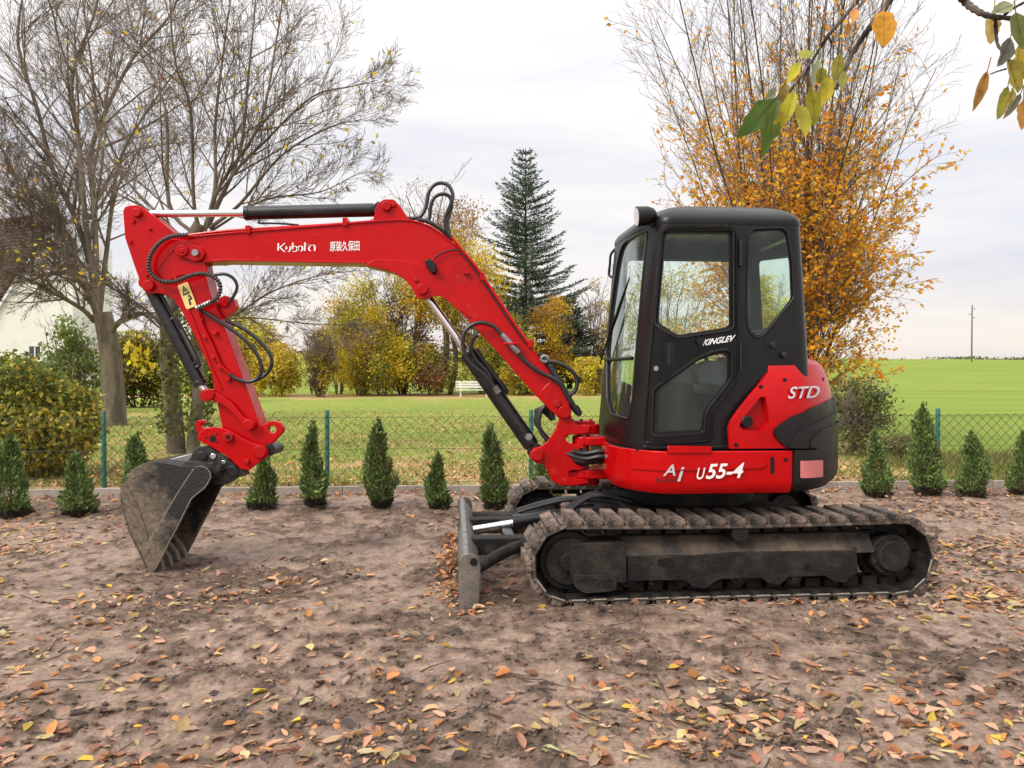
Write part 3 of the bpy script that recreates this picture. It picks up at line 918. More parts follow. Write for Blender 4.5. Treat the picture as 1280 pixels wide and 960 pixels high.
# black printed border on the upper pane
mb = MB()
inner = [(cx_ , cz_) for cx_, cz_ in [((a - sum(p[0] for p in up) / len(up)) * .90 + sum(p[0] for p in up) / len(up), (b - sum(p[1] for p in up) / len(up)) * .93 + sum(p[1] for p in up) / len(up)) for a, b in up]]
wrap(mb, cabw, up, [inner], -.001, .002); mb.build('pane_border', M['trim'], door, smooth=False)
mb = MB(); ml = (sum(p[0] for p in lo) / len(lo), sum(p[1] for p in lo) / len(lo))
inner = [((a - ml[0]) * .88 + ml[0], (b - ml[1]) * .90 + ml[1]) for a, b in lo]
wrap(mb, cabw, lo, [inner], -.001, .002); mb.build('pane_border', M['trim'], door, smooth=False)
mb = MB(); wrap(mb, cabw, szs(cabw, [(831, 428), (843, 428), (842, 457), (830, 457)], 2), [], .017, .01); mb.build('handle_recess', M['trim'], door)
mb = MB(); wrap(mb, cabw, szs(cabw, [(833, 433), (837, 433), (836, 455), (832.5, 455)], 1.5), [], .030, .02); mb.build('door_handle', M['black'], door, bevel=.003)
mb = MB(); q, z = cabw.hit((821, 460.5)); mb.tube([cabw.pos(q, z, .0), cabw.pos(q, z, .022)], .016, 14); mb.build('door_lock', M['steel'], door)
mb = MB(); q, z = cabw.hit((874, 426)); mb.tube([cabw.pos(q, z, .0), cabw.pos(q, z, .03)], .026, 14); mb.build('door_stop', M['trim'], door)
decal('lettering', text_shape('KINGLEV', .03, .2), (877, 432.5), (916.5, 426.5), (879.5, 424.5), cabw.map(.019), M['white'], door)
for pa, pb in (((925.5, 301), (925.5, 333)), ((925, 428), (925, 463))):
    mb = MB(); a = cabw.hit(pa); b = cabw.hit(pb); mb.tube([cabw.pos(*a, .02), cabw.pos(*b, .02)], .016, 10); mb.build('door_hinge', M['trim'], cab)
# other glass
for g, nm in ((qw, 'quarter_window'), (ws, 'windscreen'), (rear_win, 'rear_window'), (far_win, 'far_window')):
    mb = MB(); wrap(mb, cabw, g, [], -.012, .006, two=True); w_ = mb.build(nm, [M['windscreen' if nm == 'windscreen' else 'glass'], M['glass_inner']], cab, smooth=True)
    mb = MB(); mb.tube(seal(g, .0, 0), .008, 6, cap=False); mb.build('window_seal', M['trim'], w_)
mq = (sum(p[0] for p in qw) / len(qw), sum(p[1] for p in qw) / len(qw))
mb = MB(); wrap(mb, cabw, qw, [[((a - mq[0]) * .93 + mq[0], (b - mq[1]) * .95 + mq[1]) for a, b in qw]], -.009, .002); mb.build('pane_border', M['trim'], cab, smooth=False)
# windscreen divider and wiper
qa, za = cabw.hit((791, 447)); qb = max(.05, cabw.hit((757.5, 450))[0])
mb = MB(); mb.tube([cabw.pos(q, za - .005, .002) for q in np.linspace(qa, qb, 12)], .012, 8); mb.build('windscreen_divider', M['trim'], cab)
mb = MB(); w0, w1 = cabw.hit((791, 347)), cabw.hit((763, 432)); w2 = cabw.hit((757, 400))
pw = [(w1[0] + (w0[0] - w1[0]) * t, w1[1] + (w0[1] - w1[1]) * t) for t in np.linspace(0, 1, 8)]
mb.tube([cabw.pos(a, b, .022) for a, b in pw], [.004, .006, .008, .012, .012, .010, .007, .004], 6)
p2 = [cabw.hit(p) for p in ((778, 388), (770, 408), (762, 432), (755, 455))]
mb.tube([cabw.pos(a, b, .030) for a, b in p2], .006, 6)
mb.build('wiper', M['trim'], cab)
# recess with latch, knob
mb = MB(); wrap(mb, cabw, szs(cabw, [(957, 424), (976, 422), (977, 440), (962, 443), (957, 438)], 3), [], .003, .01); mb.build('latch_recess', M['trim'], cab)
mb = MB(); q, z = cabw.hit((966, 431)); mb.tube([cabw.pos(q, z, 0), cabw.pos(q, z, .018)], .022, 14); mb.build('latch', M['black'], cab, bevel=.003)
mb = MB(); q, z = cabw.hit((978.5, 444)); mb.tube([cabw.pos(q, z, 0), cabw.pos(q, z, .035)], .018, 12); mb.build('bolt', M['black'], cab, bevel=.003)
mb = MB(); mb.tube([cabw.pos(q, .952, .006) for q in np.linspace(.95, s_rear0 - .45, 24)], .012, 6); mb.build('base_trim', M['trim'], cab)
# work lamp on the roof corner
lc = EX.pt((806, 270), -.70)
mb = MB()
ax = (EX.U * -1 + Vector((0, 0, -.12))).normalized()
mb.tube([lc - ax * .075, lc - ax * .06, lc - ax * .02, lc + ax * .05, lc + ax * .055], [.025, .045, .062, .068, .064], 16)
mb.rod(lc + Vector((0, 0, -.03)) - ax * .02, EX.pt((817, 283), -.70), .014, 10)
lamp = mb.build('work_lamp', M['trim'], cab)
mb = MB(); mb.tube([lc + ax * .050, lc + ax * .058], .058, 16); mb.build('lens', M['lamp'], lamp)
mb = MB(); f1 = [cabw.pos(.04, 2.16, 0)] + [cabw.pos(.04, z, .035) for z in (2.19, 2.27, 2.34)] + [cabw.pos(.04, 2.38, 0)]
mb.tube(catmull(f1, 3), .010, 8); mb.build('grab_handle', M['trim'], cab)
# inside
mb = MB(); mb.box(EX, -.60, .58, -.78, .08, .93, .97); mb.build('cab_floor', M['trim'], cab)
mb = MB()
mb.prism(EX, rounded([(-.02, 1.28), (.42, 1.25), (.44, 1.36), (-.02, 1.42)], .04), -.60, -.14)
st = mb.build('operator_seat', M['seat'], cab, bevel=.03, seg=3)
mb = MB(); mb.prism(EX, rounded([(.30, 1.34), (.42, 1.34), (.50, 1.72), (.40, 1.76)], .04), -.60, -.14); mb.build('seat_back', M['seat'], st, bevel=.04, seg=3)
mb = MB(); mb.box(EX, .05, .40, -.55, -.19, .97, 1.27); mb.build('seat_base', M['trim'], st, bevel=.01)
for v0, v1 in ((-.76, -.63), (-.11, .03)):
    mb = MB(); mb.prism(EX, rounded([(-.18, 1.36), (.40, 1.30), (.40, 1.46), (-.12, 1.52), (-.20, 1.46)], .03), v0, v1); cs_ = mb.build('arm_console', M['seat'], cab, bevel=.015)
    mb = MB(); b0 = EX.w(-.10, (v0 + v1) / 2, 1.50); mb.tube([b0, b0 + EX.U * -.02 + Vector((0, 0, .08)), b0 + EX.U * -.05 + Vector((0, 0, .17))], [.012, .02, .026], 10); mb.build('joystick', M['trim'], cs_)
mb = MB()
for v in (-.42, -.30):
    mb.tube([EX.w(-.45, v, .96), EX.w(-.42, v, 1.2), EX.w(-.36, v, 1.36)], .013, 8)
mb.build('travel_lever', M['trim'], cab)
mb = MB(); mb.prism(EX, [(-.62, 1.0), (-.50, 1.0), (-.46, 1.34), (-.55, 1.38)], -.10, .06); mb.build('display_panel', M['trim'], cab, bevel=.01)
# --- boom
HB, HS = .105, .085                                          # half widths of boom and stick
top_px = [(233, 295), (300, 289), (400, 281), (472, 275), (500, 273.5), (512, 274), (525, 277), (538, 282), (549, 289), (560, 297.5), (576, 311), (602, 342), (631, 384), (660, 427), (685, 462), (700, 485)]
bot_px = [(672, 497), (650, 472), (620, 438), (590, 405), (565, 379), (552, 362), (540, 349), (531, 341.5), (520, 335.5), (504, 331), (480, 329.5), (455, 329), (360, 327.5), (278, 326), (266, 327.5), (251, 328), (240, 325.5)]
mb = MB()
poly = [BM.hit(p, -HB + .012) for p in top_px + bot_px]
mb.prism(BM, poly, -HB + .012, HB - .012)
boom = mb.build('boom', M['red'], exc, bevel=.004)
mb = MB()
mb.band(BM, [BM.hit(p, -HB) for p in top_px], -HB, HB, -.013)
mb.band(BM, [BM.hit(p, -HB) for p in bot_px[:-2]], -HB, HB, -.013)
mb.build('flange', M['red'], boom, bevel=.003)
# tip fork, foot fork
for v0, v1 in ((-HB - .012, -HB + .02), (HB - .02, HB + .012)):
    mb = MB()
    mb.slab(BM, [(226, 302), (233, 303), (252, 309), (256, 317), (252, 325), (244, 327), (232, 323), (222, 322), (217, 313), (219, 305)], v0, v1, r=3)
    mb.build('tip_fork', M['red'], boom, bevel=.005)
    mb = MB()
    mb.slab(BM, [(694, 470), (702, 484), (712, 505), (715, 516), (709, 523), (700, 524), (690, 515), (672, 497), (676, 488)], v0 - .006 if v0 < 0 else v0, v1 if v0 < 0 else v1 + .006, r=3)
    mb.build('foot_fork', M['red'], boom, bevel=.006)
mb = MB(); mb.pin(BM, (227, 313), -HB - .03, HB + .03, .043); mb.pin(BM, (227, 313), -HB - .036, -HB - .02, .02, 10); mb.build('boom_tip_pin', M['red_worn'], boom, bevel=.006)
mb = MB(); mb.pin(BM, (243.5, 315.5), -HB - .035, -HB + .0, .024, 14); mb.build('bush', M['steel'], boom)
mb = MB(); mb.pin(BM, (706, 515), -HB - .045, HB + .045, .048); mb.pin(BM, (697, 504.5), -HB - .032, -HB, .03, 14); mb.build('boom_foot_pin', M['red_worn'], boom, bevel=.006)
# belly bracket for the boom cylinder
belly = [(455, 331)] + z3((170, 470), (210, 482), (240, 500), (270, 522), (290, 545), (308, 575), (318, 600), (335, 614), (360, 616), (390, 607), (420, 598), (445, 602), (480, 625), (520, 660)) + [(590, 398), (572, 376), (559, 357), (546, 343), (526, 330), (505, 325), (470, 324)]
for v0, v1 in ((-HB - .004, -HB + .022), (HB - .022, HB + .004)):
    mb = MB(); mb.slab(BM, belly, v0, v1); mb.build('belly_plate', M['red'], boom, bevel=.004)
mb = MB(); mb.band(BM, [BM.hit(p, -HB) for p in belly[:11]], -HB + .02, HB - .02, .01); mb.build('belly_web', M['red_worn'], boom)
mb = MB(); mb.pin(BM, (528, 361.5), -HB - .03, HB + .03, .040); mb.pin(BM, (520, 350), -HB - .015, -HB, .018, 10); mb.build('belly_pin', M['red_worn'], boom, bevel=.006)
# top lugs for the stick cylinder
for v0, v1 in ((-.085, -.06), (.06, .085)):
    mb = MB(); mb.slab(BM, [(466, 276), (469, 262), (472, 254), (480, 249), (492, 249), (499, 256), (512, 275)], v0, v1, r=2); mb.build('top_lug', M['red'], boom, bevel=.004)
mb = MB(); mb.pin(BM, (482.5, 257), -.115, .115, .036); mb.pin(BM, (491, 256), -.10, -.085, .02, 10); mb.build('top_lug_pin', M['red_worn'], boom, bevel=.006)
# boom lamp with cable
mb = MB(); mb.slab(BM, [(530, 325), (538, 323), (544, 329), (546, 339), (541, 343), (535, 337)], -HB - .05, -HB + .01, r=3); mb.build('boom_lamp', M['trim'], boom, bevel=.01, seg=3)
def hose(name, pxs, v, r, par, n=6, m='hose', dv=None, sides=8):
    P = [BM.pt(p, v + (dv[i] if dv else 0)) for i, p in enumerate(pxs)]
    mb = MB(); mb.tube(catmull(P, n), r, sides)
    return mb.build(name, M[m], par)
hose('lamp_cable', z3((405, 418), (430, 395), (470, 378), (510, 368), (545, 372)), -HB - .012, .006, boom)
# steel pipes along the top
hose('pipe', z1((335, 264), (420, 253), (520, 243), (700, 232), (900, 221), (1060, 210), (1180, 200)) , -.075, .011, boom, m='red', n=2)
hose('pipe', z1((345, 268), (520, 250), (700, 239), (900, 226), (1060, 215), (1180, 205)), -.045, .011, boom, m='red', n=2)
hose('pipe', z3((500, 308), (550, 370), (610, 440), (650, 497), (720, 600), (800, 720), (880, 835)), -HB - .002, .012, boom, m='red', n=2)
hose('pipe', z3((545, 378), (620, 478), (700, 595), (790, 728), (870, 838)), -HB - .006, .006, boom, m='hose', n=2)
for p in ((311, 287.5), (432, 278), (603, 346), (663, 430)):
    mb = MB(); u, z = BM.hit(p, -.09); mb.box(BM, u - .018, u + .018, -HB - .012, -.02, z - .03, z + .03); mb.build('pipe_clamp', M['red'], boom, bevel=.004)
mb = MB(); u, z = BM.hit((583, 340), -HB); mb.box(BM, u - .02, u + .02, -HB - .02, -HB + .02, z - .015, z - .003); mb.build('cable_clip', M['red'], boom)
# hose loops over the bend
hose('hose', z3((270, 212), (320, 210), (350, 193), (372, 145), (383, 85), (408, 48), (445, 35), (482, 47), (503, 88), (500, 125), (482, 170), (466, 215), (470, 262), (498, 312)), -.05, .0145, boom, dv=[0, 0, 0, 0, 0, 0, 0, -.02, -.04, -.05, -.05, -.05, -.05, -.05])
hose('hose', z3((370, 235), (387, 210), (394, 150), (410, 110), (440, 92), (472, 93), (494, 112), (498, 150), (486, 190), (475, 240), (490, 300)), .03, .0145, boom)
hose('hose', z3((330, 218), (380, 228), (440, 262), (480, 298), (505, 318)), -.07, .016, boom)
# loop from boom cylinder up to the boom
hose('hose', z4((470, 335), (425, 275), (352, 215), (322, 155), (313, 100), (330, 50), (370, 20), (420, 14), (470, 34), (512, 78)), -HB - .05, .0150, boom)
hose('hose', z4((470, 340), (440, 265), (380, 200), (355, 145), (365, 95), (385, 75)), -HB + .02, .0145, boom)
hose('hose_fitting', z4((508, 72), (540, 105), (592, 165)), -HB - .045, .021, boom, m='steel', n=2)
mb = MB(); u, z = BM.hit((638.5, 430), -HB); mb.box(BM, u - .05, u + .05, -HB - .07, -HB, z - .008, z + .008); mb.build('bulkhead_bracket', M['red'], boom, bevel=.004)
hose('hose', z4((590, 162), (625, 205), (690, 255), (760, 290), (800, 320), (835, 380), (870, 430), (895, 465)), -HB - .04, .0150, boom)
for k in range(3):
    hose('hose', z4((690, 165), (735 + k * 6, 225), (775 + k * 8, 290), (810 + k * 10, 355), (850 + k * 8, 420), (880 + k * 6, 462), (900, 470 - k * 4), (880, 440 - k * 6)), -HB + .02 + k * .03, .015, boom)
hose('hose', z4((735, 207), (790, 216), (840, 240), (875, 275), (886, 315), (872, 358), (835, 382)), -HB - .02, .015, boom)
hose('hose_coil', z4((705, 190), (720, 180), (738, 188), (742, 202), (725, 210), (708, 202), (704, 190)), -HB + .0, .012, boom, m='steel')
for k in range(5):
    hose('hose', z4((770 - k * 2, 500), (752 - k * 9, 446 + k * 3), (722 - k * 10, 434 + k * 4), (700 - k * 5 + 2, 470), (695 - k * 4, 515), (708 + k * 2, 565), (735 + k * 3, 600), (775, 640)), -.07 + k * .035, .0145, boom)

# --- swing bracket (turns about the front pin)
sb = [(700, 518), (697, 530), (692, 541), (684, 552), (675, 558.5), (667, 560), (662.5, 566), (662.5, 572), (668, 578), (679, 580.5), (684, 588), (688, 598), (694, 604.5), (704, 607), (718, 607.5), (735, 604.5), (739, 599), (722, 598.5), (712, 596), (711, 590), (716, 588), (727, 588), (733, 584), (721, 580), (716.5, 575), (716.5, 567), (722, 562), (733, 560), (727, 556), (712, 554), (707.5, 551), (707.5, 545.5), (711, 543.5), (727, 543), (737, 541), (738, 533), (722, 531), (716, 526), (713.5, 518), (708, 511)]
for v0, v1 in ((-.115, -.085), (.085, .115)):
    mb = MB(); mb.slab(BM, sb, v0, v1)
    sbo = mb.build('swing_bracket', M['red'], exc, bevel=.007, seg=3) if v0 < 0 else mb.build('far_cheek', M['red'], sbo, bevel=.007)
mb = MB()
mb.slab(BM, [(700, 530), (712, 534), (712, 543), (704, 552), (704, 590), (700, 600), (690, 600), (682, 580), (690, 556)], -.09, .085)
for pa, pb in (((717, 530), (741, 543)), ((706, 588), (741, 606))):
    u0, za = BM.hit((pa[0], pb[1]), -.03); u1, zz = BM.hit((pb[0] - 3, pa[1]), -.03)
    mb.box(BM, u0, u1, -.085, .085, za, zz)
    um = u1; mb.tube([BM.w(um, 0, za), BM.w(um, 0, zz)], .07, 20)
mb.build('bracket_core', M['red'], sbo, bevel=.01, seg=3)
mb = MB(); mb.pin(BM, (672, 569), -.15, .15, .045); mb.build('cylinder_foot_pin', M['red_worn'], sbo, bevel=.006)
mb = MB()
u, z = BM.hit((727, 530), -.05); mb.box(BM, u - .10, u + .10, -.06, .06, z - .0, z + .022)
for k in (-.07, .0, .07): mb.tube([BM.w(u + k, -.03, z + .02), BM.w(u + k, -.03, z + .036)], .014, 8)
mb.build('pin_cap', M['red_worn'], sbo, bevel=.004)

# --- hydraulic cylinders (barrel, chrome rod, end eyes)
def cylinder(name, a, b, c, rb, rr_, v, label, extra=None):
    """a: barrel foot, b: barrel mouth, c: rod eye (photograph points)"""
    A, B, C_ = BM.pt(a, v), BM.pt(b, v), BM.pt(c, v)
    d = (B - A).normalized()
    mb = MB()
    mb.tube([A, A + d * .03, A + d * .032, B - d * .035, B - d * .034, B], [rb * .8, rb, rb, rb, rb * 1.10, rb * 1.10], 28)
    ob = mb.build(name, M['black'], exc, bevel=.003); ob['label'] = label
    mb = MB(); mb.rod(B, C_, rr_, 24); mb.build('piston_rod', M['chrome'], ob)
    for p in (A - d * .03, C_):
        mb = MB(); mb.tube([p - BM.V * .05, p + BM.V * .05], rb * .95 if p is C_ else rb, 20)
        mb.build('rod_eye' if p is C_ else 'foot_eye', M['black'] if name != 'bucket_cylinder' else M['red_worn'], ob, bevel=.004)
    return ob, A, B, d
cy, A, B, d = cylinder('stick_cylinder', (471, 262.3), (306.5, 266.4), (169.5, 267.5), .050, .026, 0, 'black cylinder with chrome rod lying above the boom')
hose('cylinder_pipe', z1((655, 195), (655, 208), (700, 210), (760, 212), (830, 218)), -.055, .008, cy)
cy, A, B, d = cylinder('boom_cylinder', (666, 559), (584, 441), (528.5, 363), .060, .029, 0, 'black cylinder with chrome rod slanting below the boom')
side = Vector((-d.z, 0, d.x)).normalized()
if side.x < 0: side = -side
n0 = side * .062 - BM.V * .02
mb = MB(); mb.tube(catmull([B + n0 - d * .02, B + n0 * 1.15 - d * .25, B + n0 * 1.15 - d * .36, B + n0 * .8 - d * .40], 4), .017, 8); mb.build('cylinder_pipe', M['black'], cy)
hose('cylinder_hose', z4((440, 250), (485, 290), (520, 330), (535, 355), (520, 365)), .06, .013, cy)
mb = MB(); q = BM.pt((621, 487), -.075); mb.tube([q - d * .03, q + d * .03], .025, 10); mb.build('pipe_union', M['steel'], cy)
mb = MB(); q = BM.pt((661, 546), -.058); mb.tube([q, q - BM.V * .008], .026, 16); mb.build('end_cap', M['steel'], cy)
cy, A, B, d = cylinder('bucket_cylinder', (187, 358), (251.5, 482), (260.5, 494), .048, .024, 0, 'black cylinder along the outer edge of the stick')
side = Vector((-d.z, 0, d.x)).normalized()
if side.x < 0: side = -side
mb = MB()
for o_, l0, l1 in ((.060, .08, .66), (.078, .30, .70)):
    mb.tube(catmull([A + d * l0 + side * .04 - BM.V * .03, A + d * (l0 + .03) + side * o_ - BM.V * .03, A + d * (l1 - .03) + side * o_ - BM.V * .03, A + d * l1 + side * .04 - BM.V * .03], 4), .012, 8)
mb.build('cylinder_pipe', M['hose'], cy)
mb = MB(); q = A + d * .40 + side * .075 - BM.V * .03; mb.tube([q, q + d * .26], .010, 8); mb.build('steel_pipe', M['steel'], cy)

# --- stick
st_px = [(153.5, 264), (156, 258.5), (164, 256.2), (172, 256.5), (179, 259.5), (198, 274.5), (217, 290), (240, 297), (252, 310), (255, 335), (262, 366), (275, 396), (292, 440), (309, 487), (321, 520), (331, 548), (334, 562), (329, 572), (321, 575.5), (312, 572), (292, 553), (278, 537), (272, 507), (264, 466), (246, 425), (227, 389), (216, 373), (206, 367.5), (196, 366.5), (186, 367), (178.5, 362.5), (175.5, 354), (167, 330), (156, 297)]
mb = MB(); mb.slab(BM, st_px, -HS, HS); stick = mb.build('stick', M['red'], exc, bevel=.005)
# raised doubler along the near face
mb = MB()
mb.band(BM, [BM.hit(p, -HS) for p in z1((205, 420), (240, 375), (285, 322))], -HS - .012, -HS + .01, .012)
mb.slab(BM, z1((265, 440), (300, 500), (335, 600), (440, 870), (480, 950), (492, 950), (452, 868), (348, 600), (312, 498), (278, 438)), -HS - .010, -HS + .005)
mb.build('stiffener', M['red'], stick, bevel=.003)
mb = MB(); mb.slab(BM, rounded(z1((165, 425), (165, 330), (230, 275), (330, 285), (410, 380), (430, 440), (300, 440), (245, 470), (195, 470)), 6), -HS - .008, -HS + .005); mb.build('cheek_plate', M['red'], stick, bevel=.004)
mb = MB()
for p, r_ in (((169.5, 265.5), .034), ((185, 356.5), .040)):
    mb = MB(); mb.pin(BM, p, -HS - .03, HS + .03, r_); mb.build('stick_pin', M['red_worn'], stick, bevel=.006)
for p, r_ in (((165, 276), .018), ((186, 286), .012), ((162, 302), .012), ((182, 344), .012)):
    mb = MB(); mb.pin(BM, p, -HS - .014, -HS, r_, 10); mb.build('plug', M['red_worn'], stick)
mb = MB(); mb.slab(BM, rounded(z1((470, 545), (500, 530), (540, 545), (550, 580), (530, 610), (505, 625), (490, 650), (478, 620)), 2), -.03, .05); mb.pin(BM, z1((495, 558))[0], -.05, .07, .036, 16); mb.build('lifting_lug', M['red'], stick, bevel=.006)
hose('stick_pipe', z1((385, 590), (392, 640), (415, 690), (455, 775), (480, 835), (515, 872), (545, 892)), -HS - .022, .010, stick, m='red')
for p in z1((400, 640), (462, 700), (418, 715), (455, 805), (485, 850), (520, 905)):
    mb = MB(); u, z = BM.hit(p, -HS); mb.box(BM, u - .016, u + .016, -HS - .028, -HS + .004, z - .014, z + .014); mb.build('pipe_clip', M['red'], stick, bevel=.003)
def guard(pxs, v, par, dv=None):
    P = catmull([BM.pt(p, v + (dv[i] if dv else 0)) for i, p in enumerate(pxs)], 40)
    L = 0; rad = []
    for i, p in enumerate(P):
        if i: L += (p - P[i - 1]).length
        rad.append(.0150 + .0035 * math.sin(L * 2 * math.pi / .022))
    mb = MB(); mb.tube(P, rad, 8); return mb.build('armoured_hose', M['hose_guard'], par)
M['hose_guard'] = mat('spring_guard', (0.045, 0.036, 0.032), 0.5)
guard(z1((335, 262), (275, 266), (220, 290), (177, 340), (162, 400), (180, 440), (222, 467), (282, 468), (342, 445), (400, 433), (450, 447), (480, 483), (474, 530), (440, 560), (385, 584)), -HB - .04, stick)
hose('hose', z1((440, 442), (500, 436), (540, 456), (556, 492), (543, 530), (520, 560)), -HS + .01, .012, stick)
hose('hose', z1((380, 588), (450, 628), (540, 688), (615, 752), (655, 815), (664, 868), (642, 903), (600, 914), (550, 900), (522, 880)), -HS - .03, .0145, stick)
hose('hose', z1((505, 640), (600, 688), (675, 755), (709, 812), (700, 862), (660, 898), (610, 915)), -HS + .03, .0145, stick)
hose('hose_fitting', z1((375, 588), (400, 578), (440, 560)), -HB - .035, .019, stick, m='steel', n=2)
# warning sticker
def stick_map(p): return BM.pt(p, -HS - .0125)
q4 = [(0, 0), (1, 0), (1, 1), (0, 1)]
qd = rounded(q4, .12, 3)
sk = decal('warning_sticker', (qd, [tuple(range(len(qd)))]), (233, 387), (246, 382), (221.5, 357), stick_map, M['yellow'], stick)
def st2(p): return BM.pt(p, -HS - .0145)
tri_o, tri_i = [(.15, .55), (.85, .55), (.5, .93)], [(.29, .61), (.71, .61), (.5, .84)]
V = tri_o + tri_i; Fq = [(0, 1, 4, 3), (1, 2, 5, 4), (2, 0, 3, 5)]
Vb = [(.47, .65), (.55, .65), (.58, .76), (.44, .76), (.40, .12), (.62, .12), (.60, .30), (.50, .38), (.70, .42), (.82, .30), (.86, .36), (.72, .52), (.58, .48), (.52, .44)]
decal('sticker_print', (V + Vb, Fq + [(6, 7, 8, 9), (10, 11, 12, 13), (13, 12, 14, 15), (14, 15, 16, 17), (17, 18, 19, 14)]), (233, 387), (246, 382), (221.5, 357), st2, M['ink'], stick)

# --- bucket linkage
for v0, v1 in ((-HS - .045, -HS - .012), (HS + .012, HS + .045)):
    mb = MB()
    mb.slab(BM, rounded(z2((392, 115), (400, 97), (425, 95), (470, 118), (520, 158), (560, 208), (585, 222), (610, 232), (612, 255), (595, 272), (570, 262), (552, 235), (520, 195), (475, 158), (425, 138), (400, 135)), 2), v0, v1)
    mb.build('bucket_link', M['red'], stick, bevel=.005)
for p in ((413, 115), (583, 245)):
    mb = MB(); mb.pin(BM, z2(p)[0], -HS - .06, HS + .06, .042); mb.build('link_pin', M['red_worn'], stick, bevel=.006)
mb = MB(); mb.slab(BM, z2((640, 245), (665, 232), (695, 227), (722, 236), (737, 258), (730, 280), (705, 305), (690, 322), (668, 328), (650, 310)), -HS + .0, -HS + .05, holes=[z2(*[(687 + 17 * math.cos(a), 263 + 17 * math.sin(a)) for a in np.linspace(0, 2 * math.pi, 14)[:-1]])])
mb.build('hook_eye', M['red'], stick, bevel=.006)
# quick coupler
QC = z2((365, 297), (372, 280), (400, 256), (440, 252), (472, 258), (505, 270), (540, 291), (585, 315), (622, 328), (655, 338), (668, 360), (662, 385), (630, 405), (600, 428), (578, 441), (548, 432), (520, 405), (490, 378), (430, 343), (372, 312))
for v0, v1 in ((-.135, -.10), (.10, .135)):
    mb = MB(); mb.slab(BM, QC, v0, v1)
    if v0 < 0:
        qc = mb.build('quick_coupler', M['red'], exc, bevel=.006)
    else: mb.build('far_plate', M['red'], qc, bevel=.006)
mb = MB(); mb.slab(BM, z2((372, 300), (400, 275), (440, 275), (500, 330), (570, 400), (560, 420), (490, 365)), -.10, .10); mb.build('coupler_core', M['red_worn'], qc)
mb = MB(); mb.slab(BM, z2((372, 285), (362, 268), (356, 245), (362, 228), (380, 221), (397, 228), (400, 237), (384, 238), (380, 248), (388, 258), (402, 264)), -.12, -.06); mb.build('lifting_hook', M['red'], qc, bevel=.004)
for p, r_ in (((495, 297), .038), ((632, 360), .048), ((576, 403), .020)):
    mb = MB(); mb.pin(BM, z2(p)[0], -.16, .16, r_); mb.build('coupler_pin', M['red_worn'], qc, bevel=.006)
for p, r_ in (((497, 297), .016), ((432, 304), .026), ((402, 299), .008), ((450, 283), .008), ((452, 318), .008)):
    mb = MB(); mb.pin(BM, z2(p)[0], -.162 if r_ == .016 else -.137, -.10, r_, 12); mb.build('coupler_hole', M['trim'], qc)
mb = MB(); mb.pin(BM, z2((678, 352))[0], -.10, .10, .040, 18); mb.build('stick_end_bush', M['black'], qc)

# --- bucket
M['cutter_near'] = bucket_material(-.14)
BW = .255
ears = z2((300, 430), (318, 408), (335, 385), (352, 350), (372, 336), (412, 334), (445, 355), (480, 380), (520, 408), (543, 432), (580, 440), (590, 455), (545, 468), (520, 485), (490, 500), (440, 500), (360, 460))
mb = MB(); mb.slab(BM, ears, -.115, -.085); bucket = mb.build('bucket', M['bucket_dark'], exc, bevel=.005)
mb = MB(); mb.slab(BM, ears, .085, .115); mb.build('far_ear', M['bucket_dark'], bucket, bevel=.005)
bucket['label'] = 'black digging bucket smeared with brown mud, teeth on the ground'
side_px = zb((560, 128), (440, 125), (330, 105), (255, 95), (180, 105), (130, 125), (90, 152), (55, 190), (28, 235), (10, 285), (5, 320), (10, 375), (22, 430), (40, 495), (62, 565), (95, 640), (140, 732), (178, 812), (212, 890), (240, 870), (290, 770), (345, 660), (400, 560), (450, 455), (500, 362), (545, 320), (590, 290), (620, 250), (640, 205), (632, 165), (610, 140))
side_uz = [BM.hit(p, -BW) for p in side_px]
for v0, v1, nm in ((-BW, -BW + .018, 'side_plate'), (BW - .018, BW, 'side_plate')):
    mb = MB(); mb.prism(BM, side_uz, v0, v1); mb.build(nm, M['bucket' if v0 < 0 else 'cutter'], bucket, bevel=.004)
shell_uz = side_uz[0:19]
mb = MB(); mb.band(BM, shell_uz, -BW + .003, BW - .003, .014); mb.build('shell', M['cutter'], bucket)
# worn wrapper strip at the heel (outside, proud)
mb = MB(); mb.band(BM, [BM.hit(p, -BW) for p in zb((6, 330), (24, 430), (62, 562), (95, 640), (140, 730), (212, 888))], -BW - .006, BW + .006, -.012); mb.build('heel_strip', M['bucket'], bucket, bevel=.003)
cut_px = zb((520, 150), (535, 132), (560, 125), (610, 138), (638, 170), (642, 208), (620, 252), (592, 290), (545, 325), (503, 362), (455, 460), (405, 562), (348, 668), (300, 765), (265, 830), (242, 872), (212, 892), (195, 865), (155, 752), (160, 725), (182, 700), (240, 600), (330, 450), (420, 300))
cut_uz = [BM.hit(p, -BW - .028) for p in cut_px]
mb = MB(); mb.prism(BM, cut_uz, -BW - .028, -BW - .0005); mb.build('side_cutter', M['cutter_near'], bucket, bevel=.007)
mb = MB(); mb.prism(BM, cut_uz, BW + .0005, BW + .02); mb.build('side_cutter', M['bucket'], bucket, bevel=.006)
mb = MB(); mb.tube([BM.pt(p, -BW - .004) for p in zb((521, 148), (420, 300), (330, 450), (240, 600), (182, 700), (160, 725))], .006, 6); mb.build('edge_highlight', M['tooth'], bucket)  # thin pale tube: highlight along the cutter edge, put in as colour
mb = MB(); mb.tube([BM.pt(p, -BW - .027) for p in zb((560, 127), (608, 140), (636, 170), (640, 207), (619, 251), (591, 288), (544, 323), (502, 361), (454, 458), (404, 560), (347, 666), (299, 764), (243, 868))], .005, 6); mb.build('worn_edge', M['tooth'], bucket)
